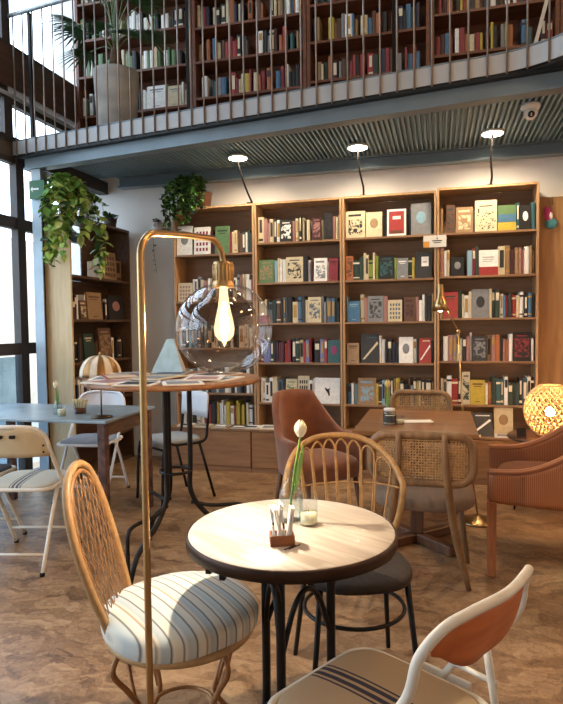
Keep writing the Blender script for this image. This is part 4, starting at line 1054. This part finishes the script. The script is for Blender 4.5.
# ------------------------------------------------------------------ left table and what stands on it
t = thing('worn_table', 'long table with blue-grey worn metal top and chipped red legs', 'table', (-2.65, 3.64, 0), R(2))
MB().box(-.62, .62, -.36, .36, .732, .75, b=.003).build('tabletop', mat('worn_blue_grey_zinc', '8d9aa0', .35, .35, var=.25, scale=5), t)
M_leg = mat('chipped_red_grey_paint', '5b4038', .7, var=.7, scale=22, bump=.2)
M_oldw = wood('old_table_wood', '4f3a28', '7a5c3e', .6, 'Y')
for (sx, sy) in ((-1, -1), (1, -1), (-1, 1), (1, 1)):
    MB().box(sx*.575-.027, sx*.575+.027, sy*.315-.027, sy*.315+.027, 0, .7315, b=.004).build('leg', M_leg, t)
MB().box(.56, .585, -.287, .287, .64, .7315).build('apron', M_oldw, t); MB().box(-.585, -.56, -.287, .287, .64, .7315).build('apron', M_oldw, t)
MB().box(-.547, .547, .30, .325, .64, .7315).build('apron', M_oldw, t)
tulip_vase('clear bottle vase on the long worn table at left', 'cream tulip in the bottle vase on the worn table', (-2.50, 3.50, .7501), .115, .03, (-.01, .0), .185)
c = thing('candle_glass', 'frosted candle glass beside the vase on the worn table', 'candle holder', (-2.435, 3.45, .7501))
MB().lathe([(0, .001), (.026, .001), (.029, .06)], seg=20, cap=False).build('tumbler', GL, c)
MB().lathe([(0, .003), (.025, .003), (.026, .045), (0, .045)], seg=20).build('wax', mat('candle_wax', 'e9dfb8'), c)
c = thing('sugar_glass', 'glass tumbler filled with brown sugar sachets on the worn table', 'glass', (-2.38, 3.58, .7501))
MB().lathe([(0, .001), (.04, .001), (.043, .085)], seg=24, cap=False).build('tumbler', GL, c)
MB().lathe([(0, .003), (.038, .003), (.039, .04), (0, .04)], seg=20).build('sugar', mat('brown_sugar', '7a3f1c', .8, var=.3, scale=80), c)
for k in range(5): MB().box(-.002, .002, -.018, .018, .04, .10, M=Matrix.Translation((-.02+.01*k, 0, 0)) @ Matrix.Rotation(R(8*k-16), 4, 'Y')).build('sachet', mat('sachet_cream', 'd8c8a0', .6), c)
t = thing('table_lamp', 'brass table lamp with ribbed dome shade standing on the worn table', 'lamp', (-2.13, 3.44, .7505))
MB().lathe([(0, 0), (.07, 0), (.072, .004), (.068, .010), (.012, .016), (0, .016)], seg=32).build('base', mat('dark_bronze', '4a3a26', .35, .8), t)
MB().bar((0, 0, .012), (0, 0, .40), .0052).build('stem', M_brass, t)
dm = MB(); seg = 32
pr = [(.132*math.cos(PI/2*k/10)**.8 if k < 10 else .004, .135*math.sin(PI/2*k/10)) for k in range(11)]
vs = []; fs = []
for (r_, z_) in pr:
    for k in range(seg): vs.append((r_*math.cos(2*PI*k/seg), r_*math.sin(2*PI*k/seg), .27+z_))
for i in range(10):
    for k in range(seg): fs.append((i*seg+k, i*seg+(k+1) % seg, (i+1)*seg+(k+1) % seg, (i+1)*seg+k))
o = len(dm.v); dm.add(vs, fs, 0, True)
for q in range(len(dm.m)): dm.m[q] = (q % seg)//2 % 2
shd = dm.build('lamp_shade', [mat('cream_shade_panel', 'cfc6b4', .5), mat('bronze_shade_panel', '8a6436', .35, .6)], t, solid=.003)
for k in range(16):
    a = 2*PI*2*k/seg
    MB().tube([((r_+.001)*math.cos(a), (r_+.001)*math.sin(a), .27+z_) for r_, z_ in pr], .0028, 6).build('rib', M_brass, shd)
MB().lathe([(.006, .405), (.010, .41), (.006, .425), (0, .43)], seg=16).build('finial', M_brass, t)

# ------------------------------------------------------------------ plants
def leaf(mb, p, d, s, mi, w=.62, fold=.25, roll=0.0):
    """one heart-shaped leaf from stalk point p towards d"""
    d = Vector(d).normalized(); side = d.cross(Vector((0, 0, 1)))
    if side.length < .1: side = Vector((1, 0, 0))
    side.normalize(); side = (Matrix.Rotation(roll, 3, d) @ side); n = side.cross(d)
    p = Vector(p)
    out = []
    for (u, v) in ((0, 0), (.10, .75), (.35, 1), (.65, .72), (1, 0)):
        out.append((u, v*w*.5))
    mid = [p + d*s*u - n*0 - Vector((0, 0, .18*s*u*u)) for u, v in out]
    L_ = [p + d*s*u + side*s*v + n*s*fold*v - Vector((0, 0, .18*s*u*u)) for u, v in out[1:-1]]
    R2 = [p + d*s*u - side*s*v + n*s*fold*v - Vector((0, 0, .18*s*u*u)) for u, v in out[1:-1]]
    vs = mid + L_ + R2
    fs = [(0, 1, 5), (1, 2, 6, 5), (2, 3, 7, 6), (3, 4, 7), (0, 8, 1), (1, 8, 9, 2), (2, 9, 10, 3), (3, 10, 4)]
    mb.add(vs, fs, mi, True)
G1 = mat('leaf_light_green', '9cbd5c', .45, var=.3, scale=12); G2 = mat('leaf_mid_green', '66943f', .45, var=.3, scale=12)
G3 = mat('leaf_dark_green', '2c4a26', .45, var=.3, scale=12); G4 = mat('leaf_yellow_green', 'b5c06a', .45, var=.2)
t = thing('trailing_plant', 'bright green trailing pothos hanging down the end of the window bookcase', 'plant', (-3.13, 4.62, 2.3105))
MB().lathe([(0, 0), (.065, 0), (.085, .13), (.09, .135), (.083, .14), (.07, .12), (0, .12)], seg=24).build('pot', mat('pinkish_clay_pot', '9a8a80', .7, var=.1), t)
fo = MB(); vines = MB()
r2 = random.Random(11)
for k in range(17):
    a = r2.uniform(0, 2*PI); q = Vector((math.cos(a)*.05, math.sin(a)*.05, .13))
    L_ = r2.choice((.12, .2, .35, .5, .58, .62)) if k < 13 else r2.uniform(.1, .3)
    ex = Vector((r2.uniform(-.06, .14), r2.uniform(-.32, -.14) if k % 3 else r2.uniform(-.1, .25), 0))
    if k % 3 == 0: ex = Vector((r2.uniform(.10, .2), r2.uniform(-.15, .25), 0)); 
    pk = r2.uniform(.06, .22)
    pts = smooth_pts([q, q+ex*.5+Vector((0, 0, pk)), q+ex+Vector((0, 0, .02)), q+ex*1.08+Vector((r2.uniform(-.03, .03), 0, -L_*.55)), q+ex*1.08+Vector((r2.uniform(-.05, .05), r2.uniform(-.03, .03), -L_))], 7)
    vines.tube(pts, .0022, 5)
    for j, p in enumerate(pts[2:]):
        for _ in range(2 if j % 2 else 1):
            d = (r2.uniform(-1, 1), r2.uniform(-1, .6), r2.uniform(-.9, .25)); leaf(fo, p, d, r2.uniform(.055, .095), r2.choice((0, 0, 1, 1, 2, 3)), .8, .2, r2.uniform(-.6, .6))
vines.build('vine', G2, t); fo.build('foliage', [G1, G2, G3, G4], t)
t = thing('trailing_plant', 'dark bushy ivy spilling over the left corner of the leftmost wall bookcase', 'plant', (-2.20, 5.42, 2.4605))
MB().lathe([(0, 0), (.07, 0), (.09, .14), (.095, .15), (.085, .15), (0, .13)], seg=24).build('pot', mat('brown_clay_pot', '6f4a34', .7, var=.1), t)
fo = MB(); vines = MB()
for k in range(26):
    tx = r2.uniform(-.29, .08); ty = r2.uniform(-.28, -.14)
    L_ = r2.choice((.05, .1, .15, .2)) + (.06 if tx < -.15 else 0)
    if ty > -.18: L_ = .05
    pts = smooth_pts([(0, 0, .13), (tx*.5, ty*.5, r2.uniform(.18, .29)), (tx, ty-.02, r2.uniform(.05, .2)), (tx*1.05, ty-.03, .04-L_)], 7)
    vines.tube(pts, .0018, 5)
    for p in pts[1:]:
        for _ in range(3): leaf(fo, Vector(p)+Vector((r2.uniform(-.02, .02), r2.uniform(-.02, .02), 0)), (r2.uniform(-1, 1), r2.uniform(-1, .5), r2.uniform(-.9, .4)), r2.uniform(.03, .05), r2.choice((0, 1, 1)), .85, .2, r2.uniform(-.6, .6))
vines.build('vine', G3, t); fo.build('foliage', [G2, G3], t)
t = thing('flower_pot', 'small white wall pot with dark pink flowers, left of the bookcases', 'plant', (-2.725, 5.50, 2.25))
MB().lathe([(0, 0), (.04, 0), (.055, .12), (.05, .12), (0, .10)], seg=20).build('pot', mat('pot_white_glaze', 'd8d4d0', .3), t)
MB().box(-.012, .012, .04, .079, .05, .09).build('bracket', M_black, t)
fo = MB()
for k in range(30): leaf(fo, (r2.uniform(-.03, .03), r2.uniform(-.03, .03), r2.uniform(.10, .15)), (r2.uniform(-1, 1), r2.uniform(-1, .2), r2.uniform(-.3, 1)), r2.uniform(.03, .045), r2.choice((0, 1, 2)), .9)
for k in range(8):
    leaf(fo, (-.02+.004*k, -.05, -.05*k-.0), (r2.uniform(-1, 1), -.6, r2.uniform(-.5, .5)), .04, 1, .8)
fo.build('foliage', [mat('dark_pink_petal', '8e2a4a', .6, var=.2), G3, mat('white_petal', 'd8d0cc', .6)], t)
MB().tube(smooth_pts([(0, -.05, .11), (-.02, -.06, .06), (-.015, -.055, -.15), (.01, -.055, -.38)], 6), .0018, 5).build('vine', G3, t)
t = thing('potted_cactus', 'small dark potted plant on top of the window bookcase, far corner', 'plant', (-3.14, 5.32, 2.3105))
MB().lathe([(0, 0), (.05, 0), (.065, .09), (0, .08)], seg=20).build('pot', mat('dark_pot', '3a2a24', .7), t)
fo = MB()
for k in range(40): leaf(fo, (r2.uniform(-.05, .05), r2.uniform(-.05, .05), r2.uniform(.08, .12)), (r2.uniform(-1, 1), r2.uniform(-1, 1), r2.uniform(.1, 1)), .05, 0, .6)
fo.build('foliage', G3, t)
# palm upstairs
t = thing('potted_palm', 'fan palm in a round concrete pot upstairs behind the railing', 'plant', (-2.73, 4.78, 2.9205))
MB().lathe([(0, 0), (.150, 0), (.160, .01), (.193, .60), (.196, .63), (.18, .63), (.175, .58), (0, .58)], seg=48).build('pot', mat('concrete_grey', 'a39e96', .85, var=.25, scale=7, bump=.2), t)
MB().lathe([(0, .575), (.17, .581), (.10, .60), (0, .61)], seg=24).build('soil', mat('soil', '2c2018', .95), t)
M_palm = mat('palm_green', '35572f', .45, var=.35, scale=8); M_stalk = mat('palm_stalk', '5a6b38', .6)
MB().lathe([(.05, .59), (.06, .68), (.045, .80), (.02, .86), (0, .87)], seg=16).build('trunk', mat('palm_fibre', '5c452e', .9, var=.3, scale=30, bump=.4), t)
fans = [(-158, .36, .46, .12), (-172, .46, .52, .32), (178, .34, .42, -.10), (-120, .20, .50, .9), (-90, .10, .52, 1.3), (-60, .18, .50, 1.0), (-30, .30, .50, .45), (-5, .38, .44, .0), (20, .30, .5, .6), (60, .2, .55, 1.0), (110, .2, .55, 1.1), (150, .30, .55, .8), (-105, .16, .34, .1), (-40, .34, .40, -.08), (-75, .06, .55, 1.6), (175, .12, .6, 1.3), (0, .12, .6, 1.3), (-140, .1, .6, 1.2)]
for (az, reach, ln, rise) in fans:
    a = R(az); d = Vector((math.cos(a), math.sin(a), 0))
    st_ = Vector((0, 0, .80)); e_ = st_ + d*reach*.75 + Vector((0, 0, .10+rise*.55))
    fr_ = MB(); fr_.tube(smooth_pts([st_, st_+d*reach*.3+Vector((0, 0, .10+rise*.3)), e_], 5), .005, 6, 1)
    dirv = (d*1.0 + Vector((0, 0, rise*.9+.1))).normalized(); sd = d.cross(Vector((0, 0, 1))).normalized(); nn = sd.cross(dirv)
    for b_ in range(15):
        fa = R(-78+156*b_/14); bd = (dirv*math.cos(fa)+sd*math.sin(fa)).normalized(); l_ = ln*.78*(1-.25*abs(math.sin(fa)))
        w_ = .013; q = nn.cross(bd).normalized()
        def bl(s_): return e_ + bd*l_*s_ - Vector((0, 0, .16*l_*s_*s_*2))
        pts_ = []
        vs = []
        for (s_, ww) in ((0, .3), (.25, 1), (.6, .8), (1, .05)):
            c0 = bl(s_); vs += [c0+q*w_*ww, c0+nn*w_*ww*.5, c0-q*w_*ww]
        fs = []
        for i_ in range(3): fs += [(i_*3, i_*3+1, i_*3+4, i_*3+3), (i_*3+1, i_*3+2, i_*3+5, i_*3+4)]
        fr_.add(vs, fs, 0, True)
    fr_.build('frond', [M_palm, M_stalk], t)

# ------------------------------------------------------------------ railing
def rail_y(x): return edge_y(x)-.01 - (1.0*(x-.33)**2 if x > .33 else 0)
t = thing('railing', 'steel gallery railing of thin upright bars with pale kick plate', 'railing', (0, 0, 2.90))
xs = [-3.52+.06*k for k in range(97)]
def strip(mb, y_off, th, z0, z1):
    for i in range(len(xs)-1):
        a, b = xs[i], xs[i+1]; ya, yb = rail_y(a)+y_off, rail_y(b)+y_off
        mb.prism([(a, ya), (b, yb), (b, yb+th), (a, ya+th)], z0, z1)
k = MB(); strip(k, -.034, .006, -.087, .022); k.build('kick_plate', mat('pale_kick_plate', 'a3a5a5', .5, .1, var=.06, scale=4), t)
MB().tube([(x, rail_y(x)-.036, 1.07) for x in xs[::3]], .018, 10).build('handrail', mat('pale_handrail', '9aa0a2', .4, .4), t)
MB().tube([(x, rail_y(x)-.024, .030) for x in xs[::3]], .007, 8).build('lower_rail', M_steel, t)
M_bar = mat('bar_steel', '8b7f76', .35, .7, var=.1)
x = -3.47; n = 0
while x < 1.1 and n < 60:
    MB().bar((x, rail_y(x)-.041, -.10), (x, rail_y(x)-.041, 1.055), .0062, seg=8).build('baluster', M_bar, t)
    x += .107; n += 1
for x in (-3.31, -1.79, -.28): 
    MB().box(x-.012, x+.012, rail_y(x)-.026, rail_y(x)+.005, .021, 1.06).build('post', M_black, t)
pl = MB()
for i in range(len(xs)-1):
    a, b = xs[i], xs[i+1]
    if a > .3: pl.prism([(a, rail_y(a)), (b, rail_y(b)), (b, edge_y(b)-.036), (a, edge_y(a)-.036)], 2.80, 2.81)
struct('trim_10', pl, mat('dark_mesh_plate', '2c2e2f', .6, .4))
tag(MB().box(-.014, .014, 0, .012, 0, .75, M=Matrix.Rotation(R(14), 4, 'Y')).build('leaning_strip', mat('strip_pale', 'c9c2b4', .5), None, (.69, 5.22, 3.36)), 'narrow pale strip leaning against the upstairs bookcase at far right', 'strip')

# ------------------------------------------------------------------ picture lights over the bookcases
for k, (x, wd) in enumerate(((-1.70, 'left'), (-.655, 'middle'), (.40, 'right'))):
    t = thing('shelf_light', 'glowing round disc light on a curved black arm, %s of the three under the gallery' % wd, 'light', (x, 5.31, 2.468+(.018 if k == 2 else 0)), 0, 'disc lights over the bookcases')
    MB().tube(smooth_pts([(.03 if k == 0 else .01, -.0, .0), (.015, -.06, .06), (.0, -.16, .16), (0, -.27, .27), (0, -.30, .325)], 6), .0085, 8).build('arm', mat('matt_black_arm', '0e0d0d', .6), t)
    MB().lathe([(0, .325), (.082, .325), (.087, .330), (.087, .340), (.08, .345), (0, .345)], (0, -.30, 0), 32).build('housing', M_white_tube, t)
    MB().lathe([(0, .3215), (.078, .3215), (.078, .3245), (0, .3245)], (0, -.30, 0), 32).build('diffuser', emit('disc_glow', (1, .90, .72, 1), 22), t)
    MB().box(-.02, .03, -.005, .03, -.004, .004).build('clamp', M_black, t)
    L = bpy.data.lights.new('disc_spot', 'SPOT'); L.energy = 54; L.color = (1, .79, .55); L.spot_size = R(155); L.spot_blend = .6; L.shadow_soft_size = .07
    lo = bpy.data.objects.new('disc_light', L); col.objects.link(lo); lo.location = (x, 5.01, 2.78); lo.rotation_euler = (R(8), 0, 0)
t = thing('security_camera', 'white dome security camera under the gallery deck', 'camera', (.603, 4.47, 2.83))
MB().lathe([(0, 0), (.062, 0), (.065, -.02), (.055, -.035), (.03, -.04)], seg=28, cap=False).build('mount', mat('camera_white', 'd9d9d6', .4), t)
MB().ball((0, 0, -.06), .047).build('housing', mat('camera_white', 'd9d9d6'), t)
MB().lathe([(0, .046), (.020, .045), (.026, .035)], seg=20, M=Matrix.Translation((0, 0, -.06)) @ Matrix.Rotation(R(118), 4, 'X')).build('lens', M_black, t)
t = thing('exit_sign', 'small green exit sign with white mark on the steel column', 'sign', (-3.295, 4.42, 2.43))
MB().box(-.075, .075, -.006, .006, 0, .155).build('plate', mat('exit_green', '0a5c2f', .5, var=.05), t)
MB().add([(-.045, -.0075, .075), (.02, -.0075, .075), (.02, -.0075, .09), (-.045, -.0075, .09)], [(0, 1, 2, 3)]).add([(-.06, -.0075, .082), (-.04, -.0075, .06), (-.04, -.0075, .105)], [(0, 1, 2)]).build('arrow', mat('sign_white', 'dfe8e0', .5), t)
MB().box(-.03, -.01, .006, .029, .06, .10).build('bracket', M_black, t)
t = thing('shelf_card', 'small white and orange card fixed across the third and rightmost bookcases', 'card', (-.04, 5.292, 1.985))
MB().box(-.095, .095, -.003, .0, 0, .10).build('card', mat('card_white', 'cfcdc4', .6, var=.04), t)
MB().box(-.095, -.045, -.0042, -.003, .0, .05).build('orange_corner', mat('card_orange', 'c98a3a', .6), t)
MB().box(-.02, .06, -.0042, -.003, .05, .058).box(-.01, .05, -.0042, -.003, .035, .041).ball((.02, -.003, .075), .006, 8, 6).build('print', M_black, t)
# hanging ornament
t = thing('hanging_ornament', 'pink and teal fabric bird ornament hanging on the wooden panel', 'ornament', (.90, 5.385, 2.08))
MB().ball((0, 0, .13), 1, 14, 10, sc=(.035, .014, .09), M=Matrix.Rotation(R(-12), 4, 'Y')).build('body', mat('ornament_pink', 'a8386a', .8, var=.3, scale=30), t)
MB().ball((-.01, -.004, .07), 1, 14, 10, sc=(.05, .012, .045)).build('wing', mat('ornament_teal', '3f7f86', .8, var=.3, scale=30), t)
MB().ball((-.012, -.012, .13), 1, 10, 8, sc=(.014, .008, .03)).build('belly', mat('ornament_white', 'cfcac4', .8), t)
MB().bar((.0, .0, .22), (0, .008, .29), .0015).build('cord', M_black, t)

# magazines and things on the low cupboards
fm = [(-2.30, 5.21, 'white', 'black'), (-2.13, 5.20, 'cream', 'grey'), (-1.97, 5.21, 'grey', 'white'), (-1.80, 5.20, 'black', 'white'), (-1.69, 5.21, 'white', 'navy')]
for k, (x, y, c1, c2) in enumerate(fm):
    mb = MB(); mb.box(-.07, .07, -.075, .075, 0, .002, 0).box(-.069, .068, -.074, .074, .002, .012, 1).box(-.07, .07, -.075, .075, .012, .014, 0).box(-.05, .05, -.055, .02, .014, .0145, 2)
    tag(mb.build('booklet', [BM[c1], M_cream_paper, BM[c2]], None, (x+.01*k-.02, y, .3955), R(rng.uniform(-6, 6))), '%s booklet lying on the low cupboard under the leftmost bookcase, %s from left' % (c1, ORD[k]), 'booklet', 'booklets on the low cupboard')
for k, (x, y, dz, a, c1, c2) in enumerate(((-1.50, 5.25, 0, 5, 'white', 'grey'), (-1.26, 5.24, 0, -8, 'cream', 'black'), (-1.02, 5.25, 0, 6, 'white', 'brown'), (-1.24, 5.25, .0105, 14, 'grey', 'white'), (-1.04, 5.27, .0105, -12, 'white', 'black'), (-1.10, 5.26, .021, 20, 'cream', 'dusty pink'))):
    mb = MB(); mb.box(-.10, .10, -.10, .10, 0, .001, 0).box(-.099, .098, -.099, .099, .001, .009, 1).box(-.10, .10, -.10, .10, .009, .010, 0).box(-.07, .07, -.07, .04, .01, .0104, 2)
    tag(mb.build('magazine', [BM[c1], M_cream_paper, BM[c2]], None, (x, y, .3955+dz), R(a)), '%s magazine lying under the second bookcase, %s' % (c1, ['left end', 'bottom middle', 'bottom right', 'middle of the pile', 'right of the pile', 'topmost of the pile'][k]), 'magazine', 'magazines on the low cupboard')
def lean(x, y, w, h, a, rz, c1, mo, c2, label, c3='black', nm='magazine'):
    o = cover_book(Matrix.Translation((x, y, .3965)) @ Matrix.Rotation(R(rz), 4, 'Z') @ Matrix.Rotation(R(a), 4, 'X'), w, h, .012, c1, mo, c2, c3, nm)
    tag(o, label, 'magazine', None)
lean(.335, 5.17, .19, .20, -22, 6, 'dark grey', 'streak', 'white', 'black and white magazine leaning under the rightmost bookcase', 'white')
lean(.52, 5.29, .15, .225, -8, 0, 'cream', 'oval', 'tan', 'tall cream cover standing behind the black and white magazine')
mb = MB().box(-.09, .09, -.05, .05, 0, .014, 0).box(-.07, .07, -.04, .03, .014, .0145, 1)
tag(mb.build('booklet', [BM['cream'], BM['yellow']], None, (.39, 5.10+.07, .0), 0), 'x', 'booklet').location = (.24, 5.185, .3955)
o = bpy.context.scene.objects[-1]
for q in scene.objects:
    if q.get('label') == 'x': q['label'] = 'yellow and cream booklet lying flat in front of the leaning magazine'
mb = MB().box(-.12, .12, -.06, .06, 0, .012, 0).box(-.10, .08, -.045, .04, .012, .0125, 1)
tag(mb.build('booklet', [BM['white'], BM['grey']], None, (.56, 5.19, .3955), R(-5)), 'white booklet lying flat on the low cupboard, right of the leaning magazine', 'booklet')
tag(MB().ball((0, 0, .028), 1, 14, 10, sc=(.05, .035, .028)).build('ornament', M_suede, None, (.70, 5.22, .3955)), 'small rounded brown ornament on the low cupboard beside the glowing lamp', 'ornament')
# red things in the second bookcase
tag(MB().lathe([(0, 0), (.03, 0), (.045, .03), (.02, .05), (.045, .06), (0, .075)], seg=20, sx=1.4).build('ornament', BM['red'], None, (-1.575, 5.27+.06, 1.3575)), 'small red ornament at left end of third shelf, second bookcase', 'ornament')

# ------------------------------------------------------------------ light
w = bpy.data.worlds.new('sky'); scene.world = w; w.use_nodes = True
nt = w.node_tree; bg = nt.nodes['Background']
tc = nt.nodes.new('ShaderNodeTexCoord'); sp = nt.nodes.new('ShaderNodeSeparateXYZ'); rp = nt.nodes.new('ShaderNodeValToRGB')
nt.links.new(tc.outputs['Generated'], sp.inputs[0]); nt.links.new(sp.outputs[2], rp.inputs[0]); nt.links.new(rp.outputs[0], bg.inputs[0])
rp.color_ramp.elements[0].position = 0; rp.color_ramp.elements[0].color = (.78, .86, .95, 1)
rp.color_ramp.elements[1].position = .6; rp.color_ramp.elements[1].color = (.72, .84, 1, 1)
bg.inputs[1].default_value = 4.8
def portal(y0, y1, z0, z1):
    L = bpy.data.lights.new('portal', 'AREA'); L.shape = 'RECTANGLE'; L.size = y1-y0; L.size_y = z1-z0; L.cycles.is_portal = True
    o = bpy.data.objects.new('window_portal', L); col.objects.link(o); o.location = (XW+.05-.18, (y0+y1)/2, (z0+z1)/2)
    o.rotation_euler = (R(90), 0, R(90)); o.rotation_euler = Matrix(((0, 0, -1), (1, 0, 0), (0, -1, 0))).to_euler()
portal(-2, 5.56, .0, 2.80); portal(1.9, 5.56, 2.9, 5.8)
def warm_fill(x, y, z, e, size=.5, c=(1, .74, .46)):  # unseen warm fill, added to light shelves, gallery and right side; no fixture
    L = bpy.data.lights.new('warm_fill', 'AREA'); L.shape = 'DISK'; L.size = size; L.energy = e; L.color = c
    o = bpy.data.objects.new('warm_fill_light', L); col.objects.link(o); o.location = (x, y, z)
    return o
warm_fill(2.2, 2.0, 3.4, 80, .5, (1, .47, .18)); warm_fill(1.0, .4, 5.2, 25); warm_fill(.6, 3.4, 5.4, 18); warm_fill(2.0, 4.2, 2.6, 22, .3, (1, .5, .22))
scene.view_settings.view_transform = 'Standard'; scene.view_settings.look = 'None'
scene.view_settings.gamma = 1; scene.view_settings.exposure = 0.32
scene.view_settings.use_curve_mapping = False
scene.render.film_transparent = False
